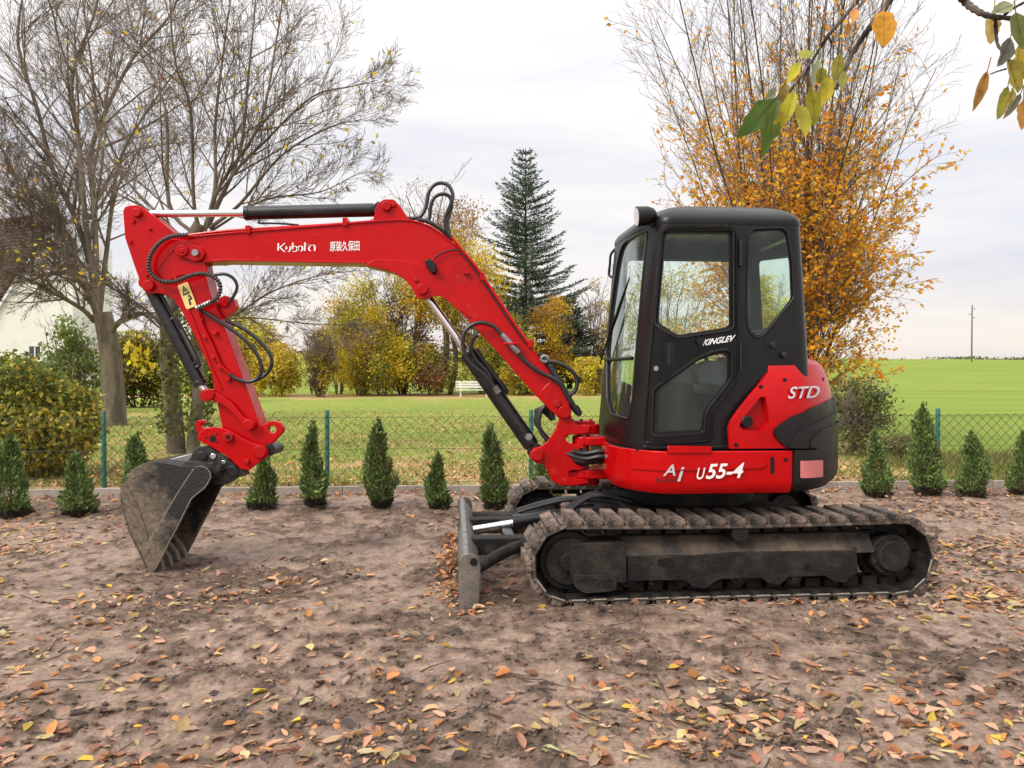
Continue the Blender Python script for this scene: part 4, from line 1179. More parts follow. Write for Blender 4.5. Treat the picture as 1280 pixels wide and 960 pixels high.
mb = MB(); mb.slab(BM, zb((0 + 20, 250), (30, 235), (130, 420), (190, 600), (200, 700), (180, 705), (165, 690), (150, 620), (100, 440)), -BW - .006, -BW - .0005); mb.build('heel_doubler', M['bucket'], bucket, bevel=.003)
mb = MB(); mb.pin(BM, zb((662, 168))[0], -.20, .20, .050, 18); mb.build('torque_tube', M['bucket_dark'], bucket, bevel=.006)
mb = MB(); mb.slab(BM, zb((430, 130), (470, 95), (640, 110), (700, 160), (640, 215)), -BW + .02, BW - .02); mb.build('top_plate', M['bucket_dark'], bucket)
mb = MB(); mb.slab(BM, zb((315, 108), (330, 85), (420, 60), (510, 40), (490, 110), (440, 128)), -.09, .09); mb.build('gusset_plate', M['steel'], bucket, bevel=.004)
for p, r_, m_ in (((432, 379), .022, 'chrome'), ((477, 405), .016, 'chrome'), ((517, 443), .040, 'black'), ((386, 378), .034, 'black')):
    mb = MB(); mb.pin(BM, z2(p)[0], -.128, -.11, r_, 18); mb.build('ear_pin' if m_ == 'chrome' else 'ear_boss', M[m_], bucket, bevel=.004)
# lip and teeth
tip = Vector(side_uz[18]); inn = Vector(side_uz[19])
ld = (tip - Vector(side_uz[16])).normalized()                # direction the lip points
nn = Vector((ld.y, -ld.x))
if nn.x < 0: nn = -nn
mb = MB(); l0 = tip - ld * .13
mb.prism(BM, [tuple(l0), tuple(tip), tuple(tip + nn * .03), tuple(l0 + nn * .03)], -BW + .018, BW - .018); mb.build('cutting_lip', M['bucket'], bucket, bevel=.004)
for k in range(4):
    v = -BW + .07 + k * (2 * BW - .14) / 3
    mb = MB()
    a = tip - ld * .14 + nn * .034
    a = tip - ld * .20 + nn * .034
    pts = [a, a + nn * .022 + ld * .02, tip - ld * .05 + nn * .085, tip + ld * .035 + nn * .07, tip + ld * .055 + nn * .04, tip + nn * .032]
    mb.prism(BM, [tuple(p) for p in pts], v - .022, v + .022); mb.build('tooth', M['tooth'], bucket, bevel=.005)

# --- lettering on the boom
bm_map = lambda p: BM.pt(p, -HB + .0095)
def arcp(cx_, cy_, rx, ry, a0, a1, n=9):
    return [(cx_ + rx * math.cos(math.radians(a0 + (a1 - a0) * i / n)), cy_ + ry * math.sin(math.radians(a0 + (a1 - a0) * i / n))) for i in range(n + 1)]
logo = [
    [(.02, .98), (.02, .20)], [(.19, .98), (.065, .52), (.20, .02)],
    [(.235, .62), (.235, .30)], arcp(.28, .32, .06, .28, 270, 360, 5) + [(.34, .62)],
    [(.40, 1.0), (.40, .30)], arcp(.46, .33, .065, .30, 130, -130, 10),
    arcp(.60, .34, .062, .30, 215, -75, 11),
    [(.72, 1.0), (.72, .10)], [(.72, .72), (.80, .72)],
    arcp(.89, .34, .062, .28, 95, 270, 8), [(.83, .70), (.955, .70), (.985, .55), (.985, .06)]]
decal('logo', ribbon(logo, .042), (346.5, 315.5), (394, 314.3), (347, 303.8), bm_map, M['white'], boom)
decal('lettering', text_shape('\u539f\u88c5\u4e45\u4fdd\u7530', .014), (412.5, 314.5), (449.5, 313.5), (412.3, 301.6), bm_map, M['white'], boom)
# ------------------------------------------------------------------ terrain
def _hash(ix, iy, seed):
    h = (ix.astype(np.int64) * 374761393 + iy.astype(np.int64) * 668265263 + seed * 974634541) & 0xffffffff
    h = ((h ^ (h >> 13)) * 1274126177) & 0xffffffff
    return ((h ^ (h >> 16)) & 0xffff) / 65535.0
def vnoise(x, y, seed=0):
    x, y = np.asarray(x, float), np.asarray(y, float)
    ix, iy = np.floor(x), np.floor(y); fx, fy = x - ix, y - iy
    fx, fy = fx * fx * (3 - 2 * fx), fy * fy * (3 - 2 * fy)
    a, b = _hash(ix, iy, seed), _hash(ix + 1, iy, seed)
    c, d = _hash(ix, iy + 1, seed), _hash(ix + 1, iy + 1, seed)
    return (a * (1 - fx) + b * fx) * (1 - fy) + (c * (1 - fx) + d * fx) * fy
def fbm(x, y, seed=0, oct=4, gain=.5):
    s, a, t = 0, 1.0, 0
    for o in range(oct):
        s = s + a * vnoise(x * 2 ** o + 17.3 * o, y * 2 ** o - 9.1 * o, seed + o); t += a; a *= gain
    return s / t - .5
def kerb_y(x): return 8.81 + .0604 * np.asarray(x, float)
def crumb(x, y):
    """1 where the soil is broken and crumbly, 0 where it is trodden smooth"""
    x, y = np.asarray(x, float), np.asarray(y, float)
    v = .6 * fbm(x * 1.9, y * 1.9, 60, 3) + .95 * fbm(x * 8.5, y * 8.5, 64, 5, .68)
    t = np.clip((v + .13) / .30, 0, 1)
    return t * t * (3 - 2 * t)
def mud_h(x, y):
    x, y = np.asarray(x, float), np.asarray(y, float)
    clod = np.maximum(0, fbm(x * 7, y * 7, 40, 4, .6) * 2.2) ** 1.3
    patch = crumb(x, y)
    h = .050 * fbm(x * .7, y * .7, 1, 3) + .030 * fbm(x * 2.6, y * 2.6, 5, 3) + (.28 + .72 * patch) * (.026 * clod + .050 * fbm(x * 13, y * 13, 9, 4, .7) + .024 * fbm(x * 30, y * 30, 12, 3, .7)) + .010 * patch + .006 * fbm(x * 24, y * 24, 13, 2)
    h = h + .036 * fbm((x * .94 + y * .34) * .45, (y * .94 - x * .34) * 3.2, 140, 3)
    ct, st_ = math.cos(EX.a), math.sin(EX.a); uu = (x - EX.o.x) * ct + (y - EX.o.y) * st_; vv = -(x - EX.o.x) * st_ + (y - EX.o.y) * ct
    edge = np.exp(-((np.abs(np.abs(vv) - .78) - .235) / .05) ** 2) * np.clip((1.35 - np.abs(uu)) / .15, 0, 1)      # soil squeezed out beside the tracks
    h = h + edge * (.010 + .05 * fbm(x * 9, y * 9, 150, 3))
    prt = np.clip((.2 - np.abs(np.abs(vv) - .78)) / .04, 0, 1) * np.clip((uu - 1.25) / .2, 0, 1) * np.clip((5.5 - uu) / 1.5, 0, 1)        # cleat prints left behind the machine
    h = h - prt * (.018 + .016 * np.cos(uu * 2 * np.pi / .135)) * np.clip(.4 + 1.6 * vnoise(x * 1.7, y * 1.7, 160), 0, 1)
    foot = np.clip((.30 - np.abs(np.abs(vv) - .78)) / .08, 0, 1) * np.clip((1.48 - np.abs(uu)) / .1, 0, 1)             # pressed flat where the tracks stand
    h = h * (1 - .75 * foot) - .022 * foot
    bed = np.exp(-((y - (kerb_y(x) - .95)) / .5) ** 2)
    h = h + bed * (.05 + .05 * fbm(x * 4, y * 4, 77, 3))
    pud = np.exp(-(((x + 4.3) / 1.1) ** 2 + ((y - 5.45) / .35) ** 2))           # trodden hollow, left of the bucket
    return h * (1 - .8 * pud) - .02 * pud
def grid_mesh(name, X, Y, hf, material, smooth=True, tint=None):
    gx, gy = np.meshgrid(X, Y)
    V = np.stack([gx, gy, hf(gx, gy)], -1).reshape(-1, 3)
    nx, ny = len(X), len(Y)
    i = np.arange(ny - 1)[:, None] * nx + np.arange(nx - 1)[None, :]
    F = np.stack([i, i + 1, i + 1 + nx, i + nx], -1).reshape(-1, 4)
    c = None
    if tint is not None:
        c = np.repeat(tint(gx, gy).reshape(-1, 1), 3, 1)
    return quick(name, V, F, material, smooth=smooth, col=c)
def quick(name, V, F, material, parent=None, col=None, smooth=False):
    """a mesh from numpy arrays (all faces alike), col: colour per vertex"""
    V = np.asarray(V, np.float32); F = np.asarray(F, np.int32)
    me = bpy.data.meshes.new(name)
    me.vertices.add(len(V)); me.vertices.foreach_set('co', V.ravel())
    k = F.shape[1]
    me.loops.add(F.size); me.loops.foreach_set('vertex_index', F.ravel())
    me.polygons.add(len(F)); me.polygons.foreach_set('loop_start', np.arange(0, F.size, k, dtype=np.int32))
    me.polygons.foreach_set('loop_total', np.full(len(F), k, np.int32))
    if smooth: me.polygons.foreach_set('use_smooth', np.ones(len(F), bool))
    if col is not None:
        a = me.color_attributes.new('tint', 'FLOAT_COLOR', 'POINT')
        c = np.ones((len(V), 4), np.float32); c[:, :3] = col; a.data.foreach_set('color', c.ravel())
    me.materials.append(material)
    me.update(calc_edges=True)
    o = bpy.data.objects.new(name, me); COL.objects.link(o)
    if parent is not None:
        o.parent = parent
        if parent.parent is None and parent.type == 'EMPTY': o.location = -parent.location
    return o

def nodes_of(name):
    m = bpy.data.materials.new(name); m.use_nodes = True
    return m, m.node_tree.nodes, m.node_tree.links, m.node_tree.nodes['Principled BSDF']
def noise_node(N, L, scale, detail=6, rough=.6, vec=None):
    n = N.new('ShaderNodeTexNoise'); n.inputs['Scale'].default_value = scale; n.inputs['Detail'].default_value = detail; n.inputs['Roughness'].default_value = rough
    if vec is not None: L.new(vec, n.inputs['Vector'])
    return n.outputs['Fac']
def ramp(N, L, fac, stops):
    r = N.new('ShaderNodeValToRGB'); e = r.color_ramp.elements
    while len(e) < len(stops): e.new(.5)
    for q, (p, c) in zip(e, stops): q.position = p; q.color = (*c, 1)
    L.new(fac, r.inputs['Fac']); return r.outputs['Color']
def mixc(N, L, fac, a, b, mode='MIX'):
    m = N.new('ShaderNodeMix'); m.data_type = 'RGBA'; m.blend_type = mode
    if isinstance(fac, (int, float)): m.inputs[0].default_value = fac
    else: L.new(fac, m.inputs[0])
    for i, c in ((6, a), (7, b)):
        if isinstance(c, tuple): m.inputs[i].default_value = (*c, 1)
        else: L.new(c, m.inputs[i])
    return m.outputs[2]
def maprange(N, L, fac, a, b, c=0, d=1):
    m = N.new('ShaderNodeMapRange'); L.new(fac, m.inputs[0])
    for i, v in zip((1, 2, 3, 4), (a, b, c, d)): m.inputs[i].default_value = v
    return m.outputs[0]
def bumpn(N, L, b, h, strength, dist):
    bp = N.new('ShaderNodeBump'); bp.inputs['Strength'].default_value = strength; bp.inputs['Distance'].default_value = dist
    L.new(h, bp.inputs['Height']); L.new(bp.outputs['Normal'], b.inputs['Normal'])

def mud_material():
    m, N, L, b = nodes_of('mud')
    g = N.new('ShaderNodeNewGeometry').outputs['Position']
    at_ = N.new('ShaderNodeAttribute'); at_.attribute_name = 'tint'
    sp = N.new('ShaderNodeSeparateColor'); L.new(at_.outputs['Color'], sp.inputs[0])
    k = sp.outputs['Red']
    n1, n2, n3 = noise_node(N, L, 1.3, 5, .6, g), noise_node(N, L, 11, 8, .7, g), noise_node(N, L, 48, 9, .75, g)
    smooth_ = ramp(N, L, n2, [(.34, (.175, .117, .083)), (.5, (.272, .187, .136)), (.66, (.375, .270, .203))])
    broken = ramp(N, L, n2, [(.36, (.095, .062, .043)), (.5, (.212, .141, .099)), (.64, (.345, .240, .173))])
    c = mixc(N, L, maprange(N, L, k, .15, .85), smooth_, broken)
    fine = ramp(N, L, n3, [(.36, (.42, .40, .39)), (.48, (1, 1, 1)), (.62, (1.45, 1.42, 1.4))])
    c = mixc(N, L, .7, c, fine, 'MULTIPLY')
    damp = maprange(N, L, n1, .52, .64)
    c = mixc(N, L, damp, c, mixc(N, L, 1.0, c, (.70, .66, .64), 'MULTIPLY'))
    L.new(c, b.inputs['Base Color'])
    r1 = maprange(N, L, k, 0, 1, .58, .92)
    r2 = N.new('ShaderNodeMath'); r2.operation = 'MULTIPLY_ADD'; L.new(damp, r2.inputs[0]); r2.inputs[1].default_value = -.22; L.new(r1, r2.inputs[2])
    L.new(r2.outputs[0], b.inputs['Roughness'])
    h = N.new('ShaderNodeMath'); h.operation = 'ADD'; L.new(n3, h.inputs[0]); L.new(n2, h.inputs[1])
    bp = N.new('ShaderNodeBump'); bp.inputs['Distance'].default_value = .05; L.new(maprange(N, L, k, 0, 1, .55, 1.0), bp.inputs['Strength'])
    L.new(h.outputs[0], bp.inputs['Height']); L.new(bp.outputs['Normal'], b.inputs['Normal'])
    return m
def lawn_material():
    m, N, L, b = nodes_of('lawn')
    g = N.new('ShaderNodeNewGeometry').outputs['Position']
    sp = N.new('ShaderNodeSeparateXYZ'); L.new(g, sp.inputs[0])
    n1, n2, n3 = noise_node(N, L, .35, 4, .6, g), noise_node(N, L, 5, 8, .7, g), noise_node(N, L, 26, 6, .7, g)
    grass = ramp(N, L, n2, [(.30, (.12, .165, .03)), (.5, (.215, .27, .05)), (.7, (.33, .36, .08))])
    leaf = ramp(N, L, n3, [(.3, (.20, .11, .05)), (.5, (.44, .27, .13)), (.7, (.60, .42, .21))])
    a = N.new('ShaderNodeMath'); a.operation = 'MULTIPLY_ADD'; L.new(n3, a.inputs[0]); a.inputs[1].default_value = .75; L.new(n1, a.inputs[2])
    near = maprange(N, L, sp.outputs['Y'], 9, 20, .12, -.12)
    far = maprange(N, L, sp.outputs['Y'], 34, 42, 0, .30)
    s1 = N.new('ShaderNodeMath'); s1.operation = 'ADD'; L.new(a.outputs[0], s1.inputs[0]); L.new(near, s1.inputs[1])
    s2 = N.new('ShaderNodeMath'); s2.operation = 'ADD'; L.new(s1.outputs[0], s2.inputs[0]); L.new(far, s2.inputs[1])
    c = mixc(N, L, maprange(N, L, s2.outputs[0], .88, 1.05), grass, leaf)
    L.new(c, b.inputs['Base Color']); b.inputs['Roughness'].default_value = .9
    b.inputs['Specular IOR Level'].default_value = .15
    bumpn(N, L, b, n3, .8, .05)
    return m
def field_material():
    m, N, L, b = nodes_of('young_crop')
    g = N.new('ShaderNodeNewGeometry').outputs['Position']
    mp_ = N.new('ShaderNodeMapping'); mp_.inputs['Scale'].default_value = (.05, .35, 1); mp_.inputs['Rotation'].default_value = (0, 0, .12); L.new(g, mp_.inputs['Vector'])
    n1, n2 = noise_node(N, L, 1.0, 5, .6, mp_.outputs['Vector']), noise_node(N, L, 6, 8, .7, g)
    c = ramp(N, L, n1, [(.3, (.135, .20, .020)), (.5, (.175, .238, .028)), (.72, (.22, .27, .038))])
    c = mixc(N, L, .45, c, ramp(N, L, n2, [(.3, (.6, .62, .5)), (.7, (1.3, 1.25, 1.2))]), 'MULTIPLY')
    L.new(c, b.inputs['Base Color']); b.inputs['Roughness'].default_value = .85; b.inputs['Specular IOR Level'].default_value = .2
    bumpn(N, L, b, n2, .6, .08)
    return m

def steps(*spans):
    out = []
    for a, b, d0, d1 in spans:
        x = a
        while x < b - 1e-6:
            out.append(x); t = (x - a) / (b - a); x += d0 + (d1 - d0) * t
    out.append(spans[-1][1]); return np.array(out)
GX = steps((-30, -7, 1.5, .06), (-7, 7, .0165, .0165), (7, 30, .06, 1.5))
GY = steps((-14, 2.2, .9, .05), (2.2, 9.6, .011, .046))
def mud_full(x, y):
    k = kerb_y(x)
    return np.where(y > k - .02, np.minimum(mud_h(x, y), .0) - .04, mud_h(x, y))
ground = tag(grid_mesh('ground', GX, GY, mud_full, mud_material(), tint=crumb), 'bare trampled brown mud of the yard', kind='structure')

def lawn_h(x, y):
    return .055 + .05 * fbm(x * .5, y * .5, 21, 3) * np.clip((y - kerb_y(x) - .1) / 1.5, 0, 1)
LAWN = lawn_material()
lx = steps((-60, -8, 3, .3), (-8, 8, .25, .25), (8, 45, .3, 3))
ly = np.concatenate([np.linspace(0, 3.0, 14), np.linspace(3.3, 39, 50)])
gx, gt = np.meshgrid(lx, ly)
gy = kerb_y(gx) + .06 + gt
lim = np.where(gx > 6.4, np.minimum(gy, kerb_y(gx) + 3.1), gy)                # right of the tree the crop comes closer
gy = np.where(gx > 7.2, lim, gy)
nx, ny = len(lx), len(ly)
ii = np.arange(ny - 1)[:, None] * nx + np.arange(nx - 1)[None, :]
FF = np.stack([ii, ii + 1, ii + 1 + nx, ii + nx], -1).reshape(-1, 4)
VV = np.stack([gx, gy, lawn_h(gx, gy)], -1).reshape(-1, 3)
ok = np.abs(VV[FF[:, 0], 1] - VV[FF[:, 2], 1]) > 1e-4
lawn = tag(quick('lawn', VV, FF[ok], LAWN, smooth=True), 'leaf-strewn lawn behind the fence', kind='structure')
def field_h(x, y):
    t = np.clip((y - 50) / 155, 0, 1)
    z = 5.6 * (t * t * (3 - 2 * t)) * (1 - .0016 * (np.asarray(x, float) - 20))
    z = np.where(y > 205, z - ((y - 205) / 30) ** 2 * .12, z)
    return z - .02 + np.where(y > 150, .35 * fbm(x * .25, y * .1, 35, 3), 0) + .15 * fbm(x * .03, y * .03, 31, 3) * np.clip((y - 20) / 60, 0, 1)
fx_ = steps((-420, -60, 20, 4), (-60, 90, 2, 2), (90, 420, 4, 20))
fy_ = steps((11.0, 60, .6, 2.5), (60, 420, 3, 10))
field = tag(grid_mesh('field', fx_, fy_, field_h, field_material()), 'bright green field rising to the horizon', kind='structure')

# ------------------------------------------------------------------ leaf clouds and branches
def leaf_mat(name, trans=.35, rough=.6):
    m = bpy.data.materials.new(name); m.use_nodes = True
    N, L = m.node_tree.nodes, m.node_tree.links; b = N['Principled BSDF']
    at_ = N.new('ShaderNodeAttribute'); at_.attribute_name = 'tint'
    L.new(at_.outputs['Color'], b.inputs['Base Color']); b.inputs['Roughness'].default_value = rough
    b.inputs['Specular IOR Level'].default_value = .3
    t = N.new('ShaderNodeBsdfTranslucent'); L.new(at_.outputs['Color'], t.inputs['Color'])
    mx = N.new('ShaderNodeMixShader'); mx.inputs[0].default_value = trans
    L.new(b.outputs[0], mx.inputs[1]); L.new(t.outputs[0], mx.inputs[2])
    L.new(mx.outputs[0], N['Material Output'].inputs['Surface'])
    return m
M['leaf'] = leaf_mat('foliage', .5)
M['needle'] = leaf_mat('needles', .15, .7)
def unit(a): return a / np.maximum(1e-9, np.linalg.norm(a, axis=-1, keepdims=True))
def cloud(name, P, T, Nn, Ln, Wd, colr, material, parent=None, fold=.15):
    """diamond leaves: place, direction, face normal, length, width, colour"""
    P, T = np.asarray(P, float), unit(np.asarray(T, float))
    B = unit(np.cross(Nn, T)); Nn = np.cross(T, B)
    Ln, Wd = np.asarray(Ln, float)[:, None], np.asarray(Wd, float)[:, None]
    V = np.stack([P - T * 0, P + T * Ln * .45 + B * Wd * .5 + Nn * Ln * fold, P + T * Ln, P + T * Ln * .45 - B * Wd * .5 + Nn * Ln * fold], 1)
    n = len(P)
    F = np.arange(n * 4).reshape(n, 4)
    return quick(name, V.reshape(-1, 3), F, material, parent, np.repeat(colr, 4, 0))
def pick(cols, n, jit=.18):
    cols = np.array(cols); c = cols[rng.integers(0, len(cols), n)]
    return np.clip(c * (1 + rng.normal(0, jit, (n, 1))) * (1 + rng.normal(0, .06, (n, 3))), .004, .9)

class Twigs:
    def __init__(s, seed): s.L = []; s.r = random.Random(seed); s.leaf = []
    def grow(s, p, d, L, r, lvl, K):
        """K: per-level (children, length ratio, angle, wobble, lift, start)"""
        R_ = s.r; nseg = 5 if lvl == 0 else 4 if lvl == 1 else 3
        pts, rad = [p.copy()], [r]; q = p.copy(); d = d.normalized()
        wob, lift = K[min(lvl, len(K) - 1)][3:5]
        for i in range(nseg):
            d = (d + Vector((R_.gauss(0, wob), R_.gauss(0, wob), R_.gauss(0, wob) + lift))).normalized()
            q = q + d * (L / nseg); pts.append(q.copy()); rad.append(r * (1 - .62 * (i + 1) / nseg))
        s.L.append((pts, rad, lvl)); s.kids(pts, rad, L, lvl, K)
    def kids(s, pts, rad, L, lvl, K):
        R_ = s.r
        if lvl >= len(K): return
        n, ratio, ang, _, _, start = K[lvl]
        for k in range(n):
            t = start + (1 - start) * (k + R_.random()) / n
            f = t * (len(pts) - 1); i = min(int(f), len(pts) - 2); f -= i
            p = pts[i].lerp(pts[i + 1], f); d = (pts[i + 1] - pts[i]).normalized()
            ax = d.orthogonal().normalized(); ax.rotate(Matrix.Rotation(R_.uniform(0, 2 * math.pi), 3, d))
            a = ang * R_.uniform(.65, 1.3)
            dd = d * math.cos(a) + ax * math.sin(a)
            rr = (rad[i] * (1 - f) + rad[i + 1] * f) * R_.uniform(.45, .68)
            s.grow(p, dd, L * ratio * R_.uniform(.6, 1.25) * (1.1 - .45 * t), max(rr * (.8 if lvl else 1), .0022), lvl + 1, K)
    def mesh(s, name, material, parent, lo=0, hi=99, rmin=0.0):
        V, F = [], []
        for pts, rad, lvl in s.L:
            if not lo <= lvl <= hi: continue
            n = 8 if rad[0] > .08 else 6 if rad[0] > .03 else 4 if rad[0] > .012 else 3
            b = len(V); x = None; m = len(pts)
            for i in range(m):
                t = (pts[min(i + 1, m - 1)] - pts[max(i - 1, 0)]).normalized()
                x = t.orthogonal().normalized() if x is None else (x - t * x.dot(t)).normalized()
                y = t.cross(x); rr = max(rad[i], rmin)
                for k in range(n):
                    a = 6.2832 * k / n; V.append(pts[i] + x * (math.cos(a) * rr) + y * (math.sin(a) * rr))
            for i in range(m - 1):
                for k in range(n):
                    F.append((b + i * n + k, b + i * n + (k + 1) % n, b + (i + 1) * n + (k + 1) % n, b + (i + 1) * n + k))
        return quick(name, np.array([tuple(v) for v in V]), np.array(F), material, parent, smooth=True)
    def tips(s, lvl_min):
        return [(pts, lvl) for pts, rad, lvl in s.L if lvl >= lvl_min]
def limb(pxs, Y, dY, r0, r1, n=4):
    """a main limb through points of the photograph, its depth drifting by dY"""
    P = [at(p[0], p[1], Y + dY * (i / (len(pxs) - 1)) ** 1.2) for i, p in enumerate(pxs)]
    P = catmull(P, n); m = len(P)
    return P, [r0 + (r1 - r0) * i / (m - 1) for i in range(m)]

M['bark'] = mat('grey_brown_bark', (0.10, 0.077, 0.056), .9, dirt=(0.25, 0.20, 0.145), dirt_scale=5, dirt_lo=.4, dirt_hi=.7, bump=1.0, bump_scale=22, stretch=(1, 1, .25))
M['twig'] = mat('dark_twig', (0.13, 0.098, 0.078), .9, dirt=(0.27, 0.21, 0.155), dirt_scale=2, dirt_lo=.45, dirt_hi=.7)
M['bark_dark'] = mat('dark_bark', (0.055, 0.043, 0.036), .9, dirt=(0.11, 0.088, 0.07), dirt_scale=6, dirt_lo=.4, dirt_hi=.7, bump=.8, bump_scale=30)

def leaves_on(tw, lvl, prob, n_per, size, cols, name, parent, keep=None, droop=.3):
    P, T = [], []
    for pts, l in tw.tips(lvl):
        for k in range(n_per):
            if tw.r.random() > prob: continue
            f = tw.r.uniform(.15, 1) * (len(pts) - 1); i = min(int(f), len(pts) - 2)
            p = pts[i].lerp(pts[i + 1], f - i)
            if keep and not keep(p, tw.r): continue
            P.append(tuple(p)); T.append(tuple((pts[i + 1] - pts[i]).normalized()))
    if not P: return None
    n = len(P); T = np.array(T) + rng.normal(0, .7, (n, 3)); T[:, 2] -= droop
    sz = size * rng.uniform(.6, 1.35, n)
    return cloud(name, P, T, rng.normal(0, 1, (n, 3)), sz, sz * .6, pick(cols, n), M['leaf'], parent)

YEL, YGR, GRN, ORA, BRN, TAN = (.88, .61, .045), (.55, .45, .06), (.19, .22, .05), (.66, .30, .025), (.30, .17, .09), (.52, .38, .16)

# --- big tree on the lawn, trunk forking into many limbs
base = at(150, 541, 19.2); base.z = .03
t1 = thing('bare_tree', base, 'thick-trunked bare tree on the lawn, furthest to the left behind the fence', 'tree', 'bare trees on the lawn')
tw = Twigs(5)
P, r_ = limb([(144, 543), (143, 515), (141, 480), (138, 445), (134, 418), (128, 392)], 19.2, 0, .30, .23, 5)
r_[0] *= 1.3; r_[1] *= 1.12
mbt = MB(); mbt.tube(P, r_, 14)
mbt.build('trunk', M['bark'], t1, angle=80)
K1 = [(17, .34, .70, .09, .04, .18), (8, .52, .62, .10, .05, .12), (6, .58, .55, .10, .05, .10), (2, .64, .5, .09, .04, .12)]
limbs1 = [([(124, 398), (108, 362), (84, 340), (55, 344), (25, 338), (-15, 352)], -1.5, .17, .05), ([(118, 402), (105, 388), (82, 374), (50, 356), (22, 344), (-20, 330)], -2.5, .12, .04),
          ([(122, 395), (114, 335), (95, 275), (66, 212), (47, 137), (23, 58), (30, -20)], 1.0, .18, .045), ([(122, 395), (108, 285), (98, 176), (90, 98), (117, 20), (130, -40)], .5, .15, .04),
          ([(122, 395), (118, 265), (113, 195), (133, 137), (168, 70), (212, 20), (230, -30)], 1.8, .15, .04), ([(130, 425), (150, 402), (175, 392), (200, 396), (250, 380)], -1.2, .16, .05),
          ([(40, 340), (38, 265), (15, 215), (-10, 160)], .3, .08, .03), ([(124, 395), (135, 300), (150, 200), (190, 130), (235, 70)], 3.0, .13, .03), ([(110, 370), (80, 300), (40, 240), (-20, 190)], 2.2, .12, .03)]
for pxs in ([(116, 372), (84, 322), (42, 302), (-10, 292)], [(104, 352), (72, 292), (28, 284), (-15, 300)], [(118, 385), (86, 352), (46, 332), (4, 346)], [(112, 340), (60, 280), (20, 240)], [(124, 392), (100, 330), (70, 260), (50, 220)]):
    limbs1.append((pxs, R.uniform(-2, 1.5), .07, .02))
for pxs, dY, a, b in limbs1:
    P, r_ = limb(pxs, 19.2, dY, a * .56, b * .5); tw.L.append((P, r_, 0)); tw.kids(P, r_, sum((P[i + 1] - P[i]).length for i in range(len(P) - 1)), 0, K1)
tw.mesh('limbs', M['bark'], t1, 0, 0); tw.mesh('branches', M['twig'], t1, 1, 9, .0042)
leaves_on(tw, 3, .006, 2, .12, [YEL, ORA, YGR, BRN], 'last_leaves', t1)

# --- twin-stemmed tree nearer the fence
base = at(228, 570, 12.6); base.z = .05
t2 = thing('bare_tree', base, 'bare twin-stemmed spreading tree standing behind the excavator bucket and stick', 'tree', 'bare trees on the lawn')
tw = Twigs(8)
for pxs, a, b in (([(221, 580), (219, 540), (214, 490), (210, 440), (212, 395), (224, 345), (240, 300), (250, 280)], .155, .105), ([(240, 580), (243, 540), (248, 490), (246, 440), (248, 395), (256, 340), (262, 290)], .115, .075)):
    P, r_ = limb(pxs, 12.6, 0, a, b, 5); r_[0] *= 1.3
    mbt = MB(); mbt.tube(P, r_, 12); mbt.build('trunk', M['bark'], t2, angle=80)
K2 = [(14, .38, .64, .08, .05, .14), (7, .54, .58, .09, .05, .12), (6, .58, .54, .09, .05, .10), (2, .66, .48, .09, .04, .12)]
limbs2 = [([(255, 290), (269, 235), (269, 156), (281, 51), (290, -15)], .6, .075, .022), ([(258, 285), (275, 232), (324, 156), (344, 59), (355, -15)], -.8, .07, .018),
          ([(260, 280), (290, 220), (332, 176), (390, 121), (440, 108), (472, 100)], .8, .06, .010), ([(262, 285), (300, 255), (351, 195), (410, 160), (458, 148)], -.6, .06, .010),
          ([(245, 295), (211, 254), (207, 137), (172, 59), (156, -10)], 1.0, .07, .02), ([(250, 290), (242, 250), (238, 137), (219, 78), (211, -15)], -1.2, .07, .02),
          ([(255, 400), (292, 394), (337, 366), (393, 346), (449, 338)], -.5, .05, .010), ([(250, 405), (309, 397), (379, 404), (438, 406)], .5, .04, .008),
          ([(240, 310), (200, 270), (150, 215), (110, 140), (90, 60)], 1.5, .06, .018), ([(262, 280), (300, 190), (310, 100), (318, 20), (320, -20)], 1.6, .06, .02),
          ([(262, 290), (330, 250), (400, 240), (450, 215)], 1.4, .05, .010), ([(212, 420), (180, 385), (120, 350), (60, 335)], -.9, .05, .012)]
for pxs, dY, a, b in limbs2:
    P, r_ = limb(pxs, 12.6, dY, a * .58, b * .5); tw.L.append((P, r_, 0)); tw.kids(P, r_, sum((P[i + 1] - P[i]).length for i in range(len(P) - 1)), 0, K2)
tw.mesh('limbs', M['bark'], t2, 0, 0); tw.mesh('branches', M['twig'], t2, 1, 9, .0026)
leaves_on(tw, 3, .012, 2, .085, [YEL, YGR, BRN], 'last_leaves', t2)
# ivy on the twin stems and a few bright yellow leaves
n = 2600; tt = rng.random(n); ang = rng.uniform(0, 6.283, n)
c0, c1 = np.array(at(232, 540, 12.6)), np.array(at(238, 300, 12.6))
rad = .25 + .22 * rng.random(n) * (1 - .4 * tt)
P = c0 + (c1 - c0) * tt[:, None] + np.stack([np.cos(ang) * rad, np.sin(ang) * rad, np.zeros(n)], -1)
keep = vnoise(P[:, 0] * 3, P[:, 2] * 3, 3) > .42; P = P[keep]; n = len(P)
cloud('ivy', P, rng.normal(0, 1, (n, 3)) + [0, 0, -.5], rng.normal(0, 1, (n, 3)) + [0, -1, 0], .09 * rng.uniform(.6, 1.3, n), .06 * rng.uniform(.6, 1.3, n), pick([GRN, (.10, .12, .03), (.15, .14, .04)], n), M['leaf'], t2)
c = np.array([at(172, 440, 11.8), at(188, 448, 11.7), at(165, 436, 11.9)]); P = c[rng.integers(0, 3, 46)] + rng.normal(0, .09, (46, 3))
cloud('yellow_leaves', P, rng.normal(0, .5, (46, 3)) + [0, 0, -1], rng.normal(0, 1, (46, 3)) + [0, -1, 0], rng.uniform(.08, .14, 46), rng.uniform(.06, .10, 46), pick([(.72, .52, .03), (.62, .50, .05)], 46), M['leaf'], t2)

